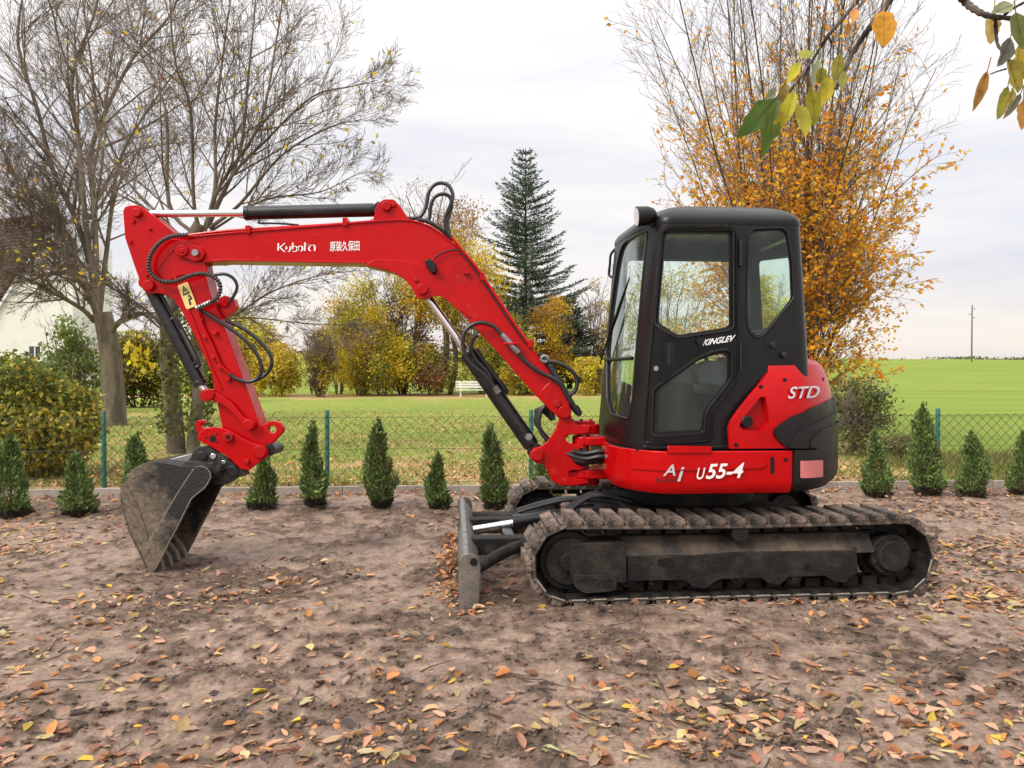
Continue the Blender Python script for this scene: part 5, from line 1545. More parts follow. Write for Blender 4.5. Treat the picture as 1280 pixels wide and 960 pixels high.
# --- orange hornbeam behind the cab
base = at(992, 560, 15.0); base.z = .02
t3 = thing('hornbeam', base, 'vase-shaped tree behind the cab, orange leaves below and bare twigs above', 'tree')
tw = Twigs(21)
K3 = [(15, .26, .50, .05, .05, .12), (7, .42, .55, .08, .05, .12), (4, .5, .6, .10, .03, .1)]
for k in range(36):
    a = 2 * math.pi * (k * .618 % 1) + tw.r.random() * .3; ln = tw.r.uniform(6.5, 10.2); lean = .03 + .52 * tw.r.random() ** .8
    if k % 4 == 0: lean *= .4
    d = Vector((math.cos(a) * lean, math.sin(a) * lean, 1)).normalized()
    p = base + Vector((math.cos(a) * .25, math.sin(a) * .25, tw.r.uniform(.2, 1.2)))
    tw.grow(p, d, ln, tw.r.uniform(.018, .033), 0, [(15, .24, .46, .05, .0, .08), (7, .46, .5, .08, .05, .1), (3, .55, .5, .10, .03, .1)])
stems = [(p_, r__) for p_, r__, l_ in tw.L if l_ == 0]
for k in range(120):
    p_, r__ = stems[k % len(stems)]
    zt_ = .7 + 4.6 * tw.r.random() ** 1.1
    i = min(range(len(p_) - 1), key=lambda j: abs(p_[j].z - zt_)); f = min(max((zt_ - p_[i].z) / max(.01, p_[i + 1].z - p_[i].z), 0), 1)
    q = p_[i].lerp(p_[i + 1], f); a = math.atan2(q.y - base.y, q.x - base.x) + tw.r.gauss(0, .7); up_ = tw.r.uniform(.35, 1.0)
    tw.grow(q, Vector((math.cos(a), math.sin(a), up_)), tw.r.uniform(1.1, 2.1), .014, 1, [None, (9, .42, .6, .07, .04, .12), (4, .5, .6, .10, .02, .1)])
tw.L.append(([base + Vector((0, 0, -.1)), base + Vector((0, 0, .6)), base + Vector((.05, 0, 1.6))], [.34, .30, .22], 0))
tw.mesh('stems', M['bark_dark'], t3, 0, 0); tw.mesh('twigs', M['twig'], t3, 1, 9, .0032)
def hb_keep(p, r):
    w = 6.5 + .7 * math.sin(p.x * 1.7) + .5 * math.sin(p.y * 2.3 + 1)
    return r.random() < (1.0 if p.z < w - 1.2 else .55 if p.z < w else .07)
leaves_on(tw, 2, .68, 3, .088, [(.95, .46, .022), (.93, .40, .02), (.96, .54, .04), (.88, .35, .02), (.78, .31, .03)], 'crown', t3, hb_keep)
# lower skirt of orange leaves
n = 9000; a = rng.uniform(0, 6.283, n); rr = 2.0 * np.sqrt(rng.random(n)); zz = rng.uniform(1.0, 5.6, n)
P = np.array(base) + np.stack([np.cos(a) * rr, np.sin(a) * rr, zz], -1)
kp = (vnoise(P[:, 0] * 2.6 + P[:, 2], P[:, 2] * 3.1 + P[:, 1], 5) + .5 * vnoise(P[:, 0] * 7, P[:, 2] * 8 + P[:, 1] * 5, 15) > .80) & (rr < 1.2 + .45 * zz) & (rng.random(n) < np.clip((5.6 - zz) / 1.6, 0, 1)); P = P[kp]; n = len(P)
cloud('skirt_leaves', P, rng.normal(0, .7, (n, 3)) + [0, 0, -.3], rng.normal(0, 1, (n, 3)), rng.uniform(.05, .10, n), rng.uniform(.035, .06, n), pick([(.95, .46, .022), (.93, .40, .02), (.96, .54, .04), (.84, .34, .02)], n), M['leaf'], t3)

# --- shrubs and small trees
def shrub(name, px, base_y, top_y, hw, Y, cols, label, cat='bush', n=2600, leaf=.135, group=None, z0=.03, gap=.45, trunk=False, squash=1.0, clumps=46, bare=0):
    b = at(px, base_y, Y); b.z = z0
    o = thing(name, b, label, cat, group)
    h = at(px, top_y, Y).z - z0; rw = hw / FPX * Y
    tw = Twigs(int(px * 7 + top_y))
    low = .42 if trunk else .04
    if trunk:
        P = catmull([b - Vector((0, 0, .1)), b + Vector((.04 * h, 0, h * .25)), b + Vector((-.02 * h, 0, h * .5))], 4)
        mbt = MB(); mbt.tube(P, [max(.05, .018 * h) * (1 - .4 * i / len(P)) for i in range(len(P))], 8); mbt.build('trunk', M['bark_dark'], o)
    ns = 12 if not trunk else 10
    for k in range(ns):
        a = 6.283 * k / ns + tw.r.random(); le = tw.r.uniform(.1, .9) * rw / h
        p = b + Vector((math.cos(a), math.sin(a), 0)) * rw * .12 + Vector((0, 0, h * low * (1 if trunk else 0)))
        tw.grow(p, Vector((math.cos(a) * le, math.sin(a) * le, 1)), h * (1 - low) * tw.r.uniform(.7, 1.0), .012 * h ** .7, 0, [(6 + bare, .4, .6, .10, .02, .2), (4 + bare, .5, .6, .14, .02, .2)])
    tw.mesh('stems', M['twig'], o, 0, 9, .010 * Y / 43)
    C, wgt = [], []
    for k in range(clumps):
        u = rng.normal(0, 1, 3); u /= np.linalg.norm(u); q = rng.random() ** .45
        z = low + (1 - low) * (.5 + .5 * u[2] * q)
        prof = 1 - .35 * max(0, z - .5) / .5 if not trunk else 1
        C.append(np.array(b) + [u[0] * q * rw * prof, u[1] * q * rw * prof, z * h]); wgt.append(rng.uniform(.4, 1.5))
    C = np.array(C); wgt = np.array(wgt) / sum(wgt)
    n = int(n * 3.6); ci = rng.choice(clumps, n, p=wgt); sg = .19 * rw * squash
    P = C[ci] + rng.normal(0, 1, (n, 3)) * [sg, sg, min(sg, .10 * h)]
    P[:, 2] = np.clip(P[:, 2], z0 + .02, z0 + h * 1.02)
    kp = vnoise(P[:, 0] * 2 / rw + px, P[:, 2] * 2.4 / rw, 9) > gap * .5; P, ci = P[kp], ci[kp]; n = len(P)
    cc = pick(cols, clumps, .15)[ci] * (1 + rng.normal(0, .22, (n, 1)))
    sz = leaf * rng.uniform(.6, 1.4, n)
    T = rng.normal(0, 1, (n, 3)); T[:, 2] -= .3
    cloud('crown' if trunk else 'foliage', P, T, rng.normal(0, 1, (n, 3)) + [0, -.4, .4], sz, sz * .62, np.clip(cc, .004, .9), M['leaf'], o)
    return o
GR = 'autumn shrubs at the far edge of the lawn'
shrub('yellow_bush', 292, 497, 388, 42, 43, [YEL, YGR, YEL, GRN], 'yellow-green bush seen just right of the excavator stick', group=GR)
shrub('low_bush', 346, 497, 432, 34, 42, [YEL, YGR, (.55, .40, .04)], 'low bright yellow bush left of the upright olive shrub', group=GR, n=2200)
shrub('upright_shrub', 398, 498, 415, 20, 41, [(.22, .17, .05), BRN, YGR], 'slim upright olive-brown shrub with bare stems', group=GR, n=1100, bare=4)
shrub('tall_bush', 452, 497, 345, 46, 44, [YEL, (.55, .42, .03), YGR], 'tall golden bush right of the upright olive shrub', group=GR, n=4800)
shrub('dusky_shrub', 503, 497, 338, 36, 46, [BRN, (.22, .13, .08), YGR, GRN], 'dusky brown and green shrub between the golden bush and the bench', group=GR, n=2400, bare=3)
shrub('maple_tree', 562, 497, 296, 62, 45, [(.50, .27, .02), YEL, (.42, .28, .03), YGR], 'amber leafy tree left of the white bench, under the boom', 'tree', n=7500, trunk=True, clumps=75)
shrub('thin_tree', 548, 497, 226, 58, 52, [(.50, .24, .05), (.55, .33, .07), BRN, (.40, .2, .06)], 'tall thin orange-brown tree rising behind the bend of the boom', 'tree', n=3200, leaf=.16, trunk=True, gap=.9, bare=2, clumps=60)
shrub('yellow_bush', 628, 497, 396, 42, 46, [YGR, YEL, (.33, .28, .03), GRN], 'yellow-green bush right of the white bench, below the spruce', group=GR, n=3200)
shrub('amber_shrub', 688, 497, 372, 34, 47, [(.52, .33, .03), YEL, (.48, .27, .03)], 'amber shrub in front of the spruce, right of the sloping boom', group=GR, n=2600, gap=.8)
shrub('yellow_bush', 738, 500, 448, 24, 44, [YEL, YGR, (.55, .42, .05)], 'low yellow bush at the edge of the green field, left of the cab', group=GR, n=1500)
shrub('wispy_shrub', 748, 497, 348, 26, 50, [(.50, .34, .05), BRN, TAN], 'wispy half-bare shrub against the sky in front of the cab', group=GR, n=900, gap=1.0, bare=1)
shrub('golden_tree', 836, 497, 322, 66, 46, [YEL, (.42, .34, .05), (.48, .32, .03), YGR], 'golden tree seen through the cab door window', 'tree', n=2700, gap=.9, clumps=80)
shrub('golden_bush', 945, 497, 340, 60, 47, [(.42, .34, .05), YEL, YGR], 'golden bush seen through the rear quarter window of the cab', n=2200, gap=.9)
shrub('olive_bush', 172, 520, 418, 46, 29, [(.15, .13, .035), (.10, .11, .03), (.20, .15, .05), YGR], 'olive thicket between the two bare trunks', n=3600, leaf=.12, bare=3)
shrub('green_bush', 268, 508, 430, 34, 34, [GRN, (.11, .13, .03), YGR], 'dull green bush behind the twin-stemmed tree', n=2400, leaf=.12)
shrub('golden_bush', 318, 497, 400, 36, 45, [YEL, (.55, .42, .04), YGR], 'golden bush behind the low bright yellow one', group=GR, n=2600)
shrub('yellow_bush', 424, 497, 398, 30, 46, [YEL, YGR, (.60, .42, .04)], 'yellow bush behind the upright olive shrub', group=GR, n=2400)
shrub('bramble_bush', 478, 498, 420, 40, 43, [YGR, GRN, (.30, .25, .05), YEL], 'mixed green and yellow bush at the foot of the golden one', group=GR, n=2600)
shrub('bramble_bush', 540, 498, 432, 36, 43.5, [GRN, YGR, (.26, .14, .07), (.40, .30, .05)], 'low green and russet bush left of the bench, under the amber tree', group=GR, n=2400)
shrub('amber_shrub', 605, 498, 360, 44, 47, [(.62, .38, .03), YEL, YGR], 'amber bush rising behind the white bench', group=GR, n=3600)
shrub('green_bush', 655, 498, 440, 36, 44, [YGR, GRN, YEL], 'low green bush right of the bench, behind the boom cylinder', group=GR, n=2200)
shrub('evergreen_bush', 92, 505, 398, 34, 25, [(.14, .19, .045), (.20, .25, .06), (.26, .28, .09)], 'thin green bush in front of the white house', n=800, leaf=.14)
shrub('loose_shrub', 1072, 600, 474, 38, 12.4, [(.11, .15, .04), (.16, .19, .055), (.22, .23, .08), (.28, .25, .09)], 'loose grey-green shrub behind the counterweight, under the orange tree', n=1500, leaf=.055, gap=.5, bare=5, squash=1.3)
shrub('weedy_shrub', 1130, 603, 540, 34, 11.6, [(.10, .12, .03), (.2, .2, .06), (.28, .22, .09)], 'thin weedy shrub behind the fence by the far thuja pair', n=500, leaf=.045, gap=.7, bare=3)
# broad hedge shrub at the left edge
def hedge():
    b = at(45, 606, 9.7); b.z = .05
    o = thing('laurel_hedge', b, 'big green and yellow leafy hedge shrub behind the fence at the left edge', 'hedge')
    n = 14000
    u = rng.normal(0, 1, (n, 3)); u = unit(u); q = rng.random(n)[:, None] ** .22
    P = u * q * [1.25, .62, .80]; P[:, 2] += .76
    lump = .86 + .28 * vnoise(u[:, 0] * 3 + 5, u[:, 2] * 3 + u[:, 1] * 2, 4)
    P = P * lump[:, None]; P[:, 2] = np.maximum(P[:, 2], .02)
    P[:, 0] -= .35
    P = np.array(b) + P
    hi = np.clip((P[:, 2] - .7) / .8, 0, 1)
    g, y = pick([(.17, .21, .04), (.12, .16, .032), (.22, .25, .06)], n), pick([(.50, .43, .06), (.33, .32, .055), (.20, .21, .045), (.56, .44, .08)], n)
    c = np.where((rng.random(n) < hi * .75)[:, None], g, y)
    T = rng.normal(0, .6, (n, 3)); T[:, 2] -= .5
    sz = rng.uniform(.055, .105, n)
    cloud('foliage', P, T, u * .8 + rng.normal(0, .6, (n, 3)) + [0, 0, .3], sz, sz * .55, c, M['leaf'], o)
    tw = Twigs(3)
    for k in range(16):
        a = 6.283 * k / 16; tw.grow(b + Vector((math.cos(a) * .3 - .3, math.sin(a) * .15, 0)), Vector((math.cos(a) * .6, math.sin(a) * .3, 1)), 1.2, .014, 0, [(6, .4, .6, .1, .02, .2)])
    tw.mesh('stems', M['twig'], o)
hedge()

# --- spruces
def spruce(px, base_y, top_y, hw, Y, label, seed, thin=1.0):
    b = at(px, base_y, Y); b.z = .3
    o = thing('spruce', b, label, 'spruce', 'spruces beyond the lawn')
    r = random.Random(seed); h = at(px, top_y, Y).z - b.z; rw = hw / FPX * Y
    mbt = MB(); mbt.tube([b, b + Vector((0, 0, h * .5)), b + Vector((0, 0, h))], [.20, .11, .015], 8); mbt.build('trunk', M['bark_dark'], o)
    tw = Twigs(seed); P, T = [], []
    z = h * .06
    while z < h * .985:
        t = z / h; L = rw * (1 - t) ** .85 * r.uniform(.7, 1.12) + .16
        k0 = r.randint(6, 8)
        for k in range(k0):
            if r.random() > .92 * thin: continue
            a = 6.283 * (k + r.random() * .7) / k0; l = L * r.uniform(.65, 1.1)
            p0 = b + Vector((0, 0, z)); d = Vector((math.cos(a), math.sin(a), .28 + .5 * t))
            pts = [p0]; dd = d.normalized(); q = p0
            for i in range(5):
                dd = (dd + Vector((r.gauss(0, .05), r.gauss(0, .05), -.15 + .075 * i))).normalized(); q = q + dd * l / 5; pts.append(q)
            tw.L.append((pts, [.022, .018, .014, .010, .007, .004], 0))
            ns = max(6, int(l / .088))
            for j in range(ns):
                f = (.12 + .88 * (j + r.random()) / ns) * 5; i = min(int(f), 4); p = pts[i].lerp(pts[i + 1], f - i); e = (pts[i + 1] - pts[i]).normalized()
                sd = e.cross(Vector((0, 0, 1))).normalized() * (1 if j % 2 else -1)
                sl = .16 * l * (1.15 - f / 5 * .7) + .12
                td = (e * .75 + sd * .8 + Vector((0, 0, -.10))).normalized()
                for m_ in range(max(3, int(sl / .06))):
                    P.append(tuple(p + td * sl * (m_ / max(3, int(sl / .06))))); T.append(tuple(td + Vector((r.gauss(0, .3), r.gauss(0, .3), r.gauss(0, .25)))))
        z += h * r.uniform(.022, .034)
    tw.mesh('branches', M['bark_dark'], o, 0, 9, .006)
    n = len(P); P, T = np.array(P), np.array(T)
    sz = rng.uniform(.16, .32, n)
    cloud('needles', P, T, rng.normal(0, .5, (n, 3)) + [0, 0, 1], sz, sz * .33, pick([(.10, .14, .10), (.13, .17, .12), (.075, .105, .08), (.15, .19, .13)], n), M['needle'], o, fold=.02)
spruce(657, 470, 184, 122, 52, 'tall dark spruce standing against the sky right of the boom', 31, .95)
spruce(712, 478, 372, 56, 50, 'short dark spruce half hidden behind the amber shrub', 37)

# --- thuja seedlings planted along the kerb
def thuja_mesh(seed, h, rw):
    r = np.random.default_rng(seed); n = int(7500 * (h / .85))
    t = r.random(n) ** 1.15; a = r.uniform(0, 6.283, n)
    lump = .62 + .66 * vnoise(a * 1.6 + seed, t * 7, seed) + .12 * np.sin(a * 3 + seed + t * 9)
    ex_, bs_ = r.uniform(.42, .80), r.uniform(.48, .78)
    prof = np.clip(1.08 * (1 - t) ** ex_, .03, 1) * np.clip(bs_ + t * 1.5, 0, 1)
    q = r.random(n) ** .38
    rad = rw * prof * lump * q
    P = np.stack([np.cos(a) * rad, np.sin(a) * rad, t * h * .97], -1)
    ph = r.uniform(0, 6.283); P[:, 0] += .16 * rw * np.sin(t * 4 + ph) * (1 - .3 * t); P[:, 1] += .12 * rw * np.cos(t * 3 + ph)
    T = np.stack([np.cos(a) * (.75 - .3 * t), np.sin(a) * (.75 - .3 * t), .75 + .5 * t], -1) + r.normal(0, .42, (n, 3))
    Nn = np.stack([-np.sin(a), np.cos(a), np.zeros(n)], -1) + r.normal(0, .6, (n, 3))
    sz = r.uniform(.020, .050, n) * (1 + .8 * (r.random(n) > .93))
    cols = np.array([(.10, .165, .05), (.14, .215, .062), (.19, .265, .076), (.058, .098, .035), (.25, .30, .095)])
    c = cols[r.integers(0, 5, n)] * (1 + r.normal(0, .2, (n, 1))) * (.8 + .5 * vnoise(a * 2 + seed, t * 6, seed + 3))[:, None]
    c[t < .10] = np.array([.07, .062, .04]) * (1 + r.normal(0, .2, (np.sum(t < .10), 1)))
    br = vnoise(a * 1.3 + seed * 3, t * 4 + 9, seed + 7) > .80; c[br] = c[br] * .4 + np.array([.10, .07, .03]) * .6
    thin_ = (vnoise(a * 2.2 + seed, t * 6, seed + 11) > .24) | (r.random(n) < .35); P, T, Nn, sz, c, t, a = P[thin_], T[thin_], Nn[thin_], sz[thin_], c[thin_], t[thin_], a[thin_]
    # leader shoots at the top
    k = 70; tt = r.random(k)
    P2 = np.stack([r.normal(0, .012, k), r.normal(0, .012, k), h * (.88 + .17 * tt)], -1); T2 = r.normal(0, .25, (k, 3)) + [0, 0, 1]
    P, T, Nn = np.concatenate([P, P2]), np.concatenate([T, T2]), np.concatenate([Nn, r.normal(0, 1, (k, 3))])
    sz = np.concatenate([sz, r.uniform(.03, .05, k)]); c = np.concatenate([c, np.tile([.09, .13, .035], (k, 1))])
    o = cloud('foliage', P, T, Nn, sz, sz * .36, np.clip(c, .004, .5), M['needle'], None, fold=.03)
    me = o.data; bpy.data.objects.remove(o)
    return me
TH = [('leftmost thuja seedling, cut by the left edge of the picture', 14, 651, 548, 40), ('small round thuja seedling second from the left, beside the hedge shrub', 97, 649, 566, 27),
      ('thuja seedling peeping out behind the bucket, next to the left fence post', 168, 641, 548, 27), ('thuja seedling right below the excavator quick coupler', 327, 646, 566, 22),
      ('thuja seedling standing in front of the middle green fence post', 393, 644, 540, 23), ('tall pointed thuja seedling alone between bucket and blade, right of the middle post', 473, 642, 532, 23),
      ('shortest thuja seedling, left of the dozer blade', 547, 643, 572, 20), ('thuja seedling just behind the dozer blade, tallest beside it', 616, 642, 536, 24),
      ('thuja seedling mostly hidden behind the red swing bracket', 684, 640, 556, 24), ('thuja seedling beside the black counterweight, in front of the loose shrub', 1093, 627, 538, 24),
      ('tallest thuja seedling, in front of the right fence post', 1158, 627, 512, 26), ('thuja seedling between the right fence post and the picture edge', 1217, 628, 545, 24),
      ('rightmost thuja seedling, cut by the right edge of the picture', 1281, 626, 545, 26)]
for i, (lab, px, by, ty, hw) in enumerate(TH):
    g = on_ground(px, by - 3); Y = g.y
    h = at(px, ty, Y).z - .02; rw = hw / FPX * Y
    gz = float(mud_h(g.x, g.y))
    o = thing('thuja', (g.x, g.y, gz - .01), lab, 'thuja', 'thuja seedlings along the kerb')
    me = thuja_mesh(100 + i, h, rw * R.uniform(.74, .88))
    f = bpy.data.objects.new('foliage', me); COL.objects.link(f); f.parent = o; f.rotation_euler = (R.gauss(0, .035), R.gauss(0, .035), 0)
    mbt = MB(); mbt.tube([o.location + Vector((0, 0, -.03)), o.location + Vector((0, 0, h * .8))], [.012, .004], 6); mbt.build('stem', M['bark_dark'], o)

# ------------------------------------------------------------------ kerb, fence, bench, pole, house
M['concrete'] = mat('concrete_edging', (0.33, 0.29, 0.255), .9, dirt=(0.18, 0.145, 0.115), dirt_scale=6, dirt_lo=.45, dirt_hi=.75, bump=.4, bump_scale=60, random_v=.12)
KF = Frame(0, 8.81, math.degrees(math.atan(.0604)))
kerb = thing('kerb', (0, 8.81, 0), None, None); tag(kerb, 'low concrete edging along the lawn', kind='structure')
for k in range(-9, 10):
    mb = MB(); j = R.uniform(-.006, .006)
    mb.box(KF, k * 1.0 + .004, k * 1.0 + .996, .0 + j, .055 + j, -.12, .092 + R.uniform(-.006, .006)); mb.build('kerb_stone', M['concrete'], kerb, bevel=.006)
M['fence'] = mat('green_coated_steel', (0.018, 0.115, 0.085), .45, fine=.15)
M['wire'] = mat('green_wire', (0.030, 0.050, 0.036), .5)
FF_ = Frame(0, 8.81 + .14, math.degrees(math.atan(.0604)))
fence = thing('chain_link_fence', (0, 8.95, 0), 'low green chain-link fence on round posts behind the kerb', 'fence')
POSTS = [-148, 130, 409, 664, 918, 1172, 1432]
for px in POSTS:
    u, _ = FF_.hit((px, 560), 0)
    mb = MB(); mb.tube([FF_.w(u, 0, -.1), FF_.w(u, 0, .97), FF_.w(u, 0, .985)], [.027, .027, .02], 14); mb.build('post', M['fence'], fence)
for zz in (.12, .52, .90):
    mb = MB(); mb.tube([FF_.w(-9, -.028, zz), FF_.w(9, -.028, zz)], .0022, 5); mb.build('tension_wire', M['wire'], fence)
V, F = [], []
cell, wr = .062, .0024
for k in range(int(18 / cell)):
    u0 = -9 + k * cell
    pts = []
    for j in range(15):
        zz = .06 + j * .0615
        uu = u0 + (cell * .5 if (j + k) % 2 else -cell * .5)
        pts.append(FF_.w(uu, -.030 + (.002 if j % 2 else -.002), zz))
    b = len(V)
    for p in pts:
        for du, dv in ((-wr, -wr), (wr, -wr), (wr, wr), (-wr, wr)): V.append(tuple(p + FF_.U * du + FF_.V * dv))
    for j in range(len(pts) - 1):
        for q in range(4): F.append((b + j * 4 + q, b + j * 4 + (q + 1) % 4, b + (j + 1) * 4 + (q + 1) % 4, b + (j + 1) * 4 + q))
wm = quick('wire_mesh', V, F, M['wire'], fence); wm['kind'] = 'stuff'

M['white_wood'] = mat('white_bench_paint', (0.66, 0.64, 0.60), .6, fine=.1)
bx = thing('bench', at(592, 497, 41), 'white slatted park bench under the trees behind the boom cylinder', 'bench'); bx.location.z = .03
BF = Frame(bx.location.x, bx.location.y, 4)
for v, z in ((-.02, .44), (.12, .445), (.26, .44)):
    mb = MB(); mb.box(BF, -1.0, 1.0, v - .055, v + .055, z - .02, z + .02); mb.build('seat_slat', M['white_wood'], bx, bevel=.006)
for z in (.60, .74, .88):
    mb = MB(); mb.box(BF, -1.0, 1.0, .36 + (z - .6) * .25, .39 + (z - .6) * .25, z - .05, z + .05); mb.build('back_slat', M['white_wood'], bx, bevel=.006)
for u in (-.72, .72):
    mb = MB(); mb.box(BF, u - .05, u + .05, -.06, .30, .36, .42); mb.box(BF, u - .045, u + .045, .0, .08, 0, .37); mb.prism(BF, [(u - .04, .3), (u + .04, .3), (u + .04, .93), (u - .04, .93)], .40, .45)
    mb.box(BF, u - .045, u + .045, .30, .40, 0, .5)
    mb.build('leg', M['white_wood'], bx, bevel=.006)

M['pole'] = mat('weathered_pole', (0.14, 0.125, 0.12), .9)
pz = float(field_h(93.0, 150.0)); pb = at(1214.5, 452, 150); pb.z = float(field_h(pb.x, 150.0)) - .3
pole = thing('utility_pole', pb, 'thin utility pole far off on the horizon of the green field', 'pole')
topz = at(1214.5, 381, 150).z
mb = MB(); mb.tube([pb, Vector((pb.x, pb.y, topz))], [.17, .11], 8); mb.build('shaft', M['pole'], pole)
for zz, sx in ((topz - .9, 1), (topz - 2.0, -1), (topz - 2.7, 1)):
    mb = MB(); mb.tube([Vector((pb.x, pb.y, zz)), Vector((pb.x + sx * .55, pb.y, zz + .05))], .05, 6); mb.tube([Vector((pb.x + sx * .5, pb.y, zz)), Vector((pb.x + sx * .5, pb.y, zz + .28))], .07, 6); mb.build('insulator_arm', M['pole'], pole)

M['render'] = mat('white_render', (0.70, 0.68, 0.66), .9, dirt=(0.55, 0.52, 0.50), dirt_scale=1.2, dirt_lo=.5, dirt_hi=.85)
def roof_material():
    m, N, L, b = nodes_of('brown_roof_tiles')
    g = N.new('ShaderNodeNewGeometry').outputs['Position']
    n = noise_node(N, L, 1.2, 6, .7, g)
    c = ramp(N, L, n, [(.3, (.055, .030, .024)), (.7, (.115, .065, .052))])
    w = N.new('ShaderNodeTexWave'); w.bands_direction = 'Z'; w.inputs['Scale'].default_value = 1.1; w.inputs['Distortion'].default_value = .4; L.new(g, w.inputs['Vector'])
    L.new(c, b.inputs['Base Color']); b.inputs['Roughness'].default_value = .85
    bumpn(N, L, b, w.outputs['Fac'], .9, .2)
    return m
M['roof'] = roof_material()
M['pane'] = mat('dark_window_pane', (0.05, 0.055, 0.06), .12)
hs = thing('house', at(28, 487, 60), 'white rendered house with a brown tiled roof behind the left trees', 'house'); hs.location.z = 0
HF = Frame(at(28, 487, 60).x, 60, 0)
def hp(p, v=0): return HF.hit(p, v)
gw = [hp((-8, 396)), hp((72, 270)), hp((90, 298)), (hp((90, 298))[0], -.5), (hp((-8, 396))[0], -.5)]
mb = MB(); mb.prism(HF, gw, 0, 6); mb.build('gable_wall', M['render'], hs)
v0_, v1_ = HF.w(*(gw[0][0], -.3, gw[0][1])), HF.w(*(gw[1][0], -.3, gw[1][1]))
slide = Vector((-18, 8, 0)); lift = Vector((-.12, -.18, .22))
low_ = v0_ + (v0_ - v1_) * .06
mb = MB(); mb.add([low_, v1_, v1_ + slide, low_ + slide, low_ + lift, v1_ + lift, v1_ + slide + lift, low_ + slide + lift], [(3, 2, 1, 0), (4, 5, 6, 7), (0, 1, 5, 4), (1, 2, 6, 5), (2, 3, 7, 6), (3, 0, 4, 7)]); mb.build('front_roof', M['roof'], hs)
v2_ = HF.w(gw[2][0] + .6, -.3, gw[2][1] - .9)
mb = MB(); mb.add([v1_, v2_, v2_ + slide, v1_ + slide, v1_ + Vector((0, 0, .22)), v2_ + Vector((0, 0, .22)), v2_ + slide + Vector((0, 0, .22)), v1_ + slide + Vector((0, 0, .22))], [(3, 2, 1, 0), (4, 5, 6, 7), (0, 1, 5, 4), (1, 2, 6, 5), (2, 3, 7, 6), (3, 0, 4, 7)]); mb.build('back_roof', M['roof'], hs)
mb = MB(); w0 = HF.w(gw[0][0] + .05, .05, 0); mb.add([w0 + Vector((0, 0, -.5)), w0 + slide + Vector((0, 0, -.5)), w0 + slide + Vector((0, 0, gw[0][1] - .1)), w0 + Vector((0, 0, gw[0][1] - .1)), w0 + Vector((.1, .3, -.5)), w0 + slide + Vector((.1, .3, -.5)), w0 + slide + Vector((.1, .3, gw[0][1] - .1)), w0 + Vector((.1, .3, gw[0][1] - .1))], [(0, 1, 2, 3), (7, 6, 5, 4), (0, 3, 7, 4), (1, 5, 6, 2), (3, 2, 6, 7), (0, 4, 5, 1)]); mb.build('eave_wall', M['render'], hs)
for x0, x1, y0, y1 in ((37, 50.5, 433, 450), (70, 82, 437, 451.5)):
    a, b = hp((x0, y1), -.02), hp((x1, y0), -.02)
    mb = MB(); mb.prism(HF, [(a[0], a[1]), (b[0], a[1]), (b[0], b[1]), (a[0], b[1])], -.02, .1); wo = mb.build('window', M['pane'], hs)
    fw = .10
    mb = MB(); mb.prism(HF, [(a[0] - fw, a[1] - fw), (b[0] + fw, a[1] - fw), (b[0] + fw, b[1] + fw), (a[0] - fw, b[1] + fw)], -.06, .0, holes=[[(a[0], a[1]), (b[0], a[1]), (b[0], b[1]), (a[0], b[1])]])
    mb.box(HF, (a[0] + b[0]) / 2 - .05, (a[0] + b[0]) / 2 + .05, -.055, -.02, a[1], b[1]); mb.build('frame', M['white_wood'], wo)
    mb = MB(); mb.box(HF, a[0] - .2, b[0] + .2, -.18, .0, a[1] - .24, a[1] - .12); mb.build('sill', M['white_wood'], wo)

# ------------------------------------------------------------------ overhanging twigs close to the camera
def leaf_shape(L, W, curl, fold, seed, n=7):
    r = random.Random(seed); V, F = [], []
    for i in range(n):
        t = i / (n - 1)
        w = W * .5 * math.sin(math.pi * t ** .8) ** .85 * (1 + r.uniform(-.10, .10)) if 0 < i < n - 1 else .0006
        x = L * t; z = -curl * L * t * t
        j = r.uniform(-.05, .05) * W
        V += [(x + r.uniform(-.03, .03) * L, w * r.uniform(.85, 1.12), z + fold * w + j), (x, r.uniform(-.04, .04) * W, z), (x + r.uniform(-.03, .03) * L, -w * r.uniform(.85, 1.12), z + fold * w * r.uniform(.5, 1.3) - j * .5)]
    for i in range(n - 1):
        for k in (0, 1): F.append((i * 3 + k, i * 3 + k + 1, i * 3 + k + 4, i * 3 + k + 3))
    return V, F
def leafy_mat(name):
    m = bpy.data.materials.new(name); m.use_nodes = True
    N, L = m.node_tree.nodes, m.node_tree.links; b = N['Principled BSDF']
    oi = N.new('ShaderNodeObjectInfo'); t = N.new('ShaderNodeTexCoord')
    n1 = noise_node(N, L, 45, 6, .65, t.outputs['Object'])
    c = mixc(N, L, maprange(N, L, n1, .50, .75, 0, .85), oi.outputs['Color'], mixc(N, L, .75, oi.outputs['Color'], (.12, .05, .02)))
    n2 = noise_node(N, L, 16, 3, .5, t.outputs['Object'])
    hv = N.new('ShaderNodeHueSaturation'); L.new(c, hv.inputs['Color']); L.new(maprange(N, L, n2, .3, .7, .7, 1.25), hv.inputs['Value'])
    L.new(hv.outputs[0], b.inputs['Base Color']); b.inputs['Roughness'].default_value = .5
    tr = N.new('ShaderNodeBsdfTranslucent'); L.new(hv.outputs[0], tr.inputs['Color'])
    mx = N.new('ShaderNodeMixShader'); mx.inputs[0].default_value = .5
    L.new(b.outputs[0], mx.inputs[1]); L.new(tr.outputs[0], mx.inputs[2]); L.new(mx.outputs[0], N['Material Output'].inputs['Surface'])
    bumpn(N, L, b, n1, .25, .004)
    return m
M['big_leaf'] = leafy_mat('cherry_leaf')
zt = conv(900, 0, 3.368)
DG, YG2, OL, YE, OR, GG, TN = (.06, .13, .02), (.42, .40, .035), (.27, .26, .035), (.68, .52, .04), (.75, .34, .025), (.24, .27, .15), (.55, .38, .11)
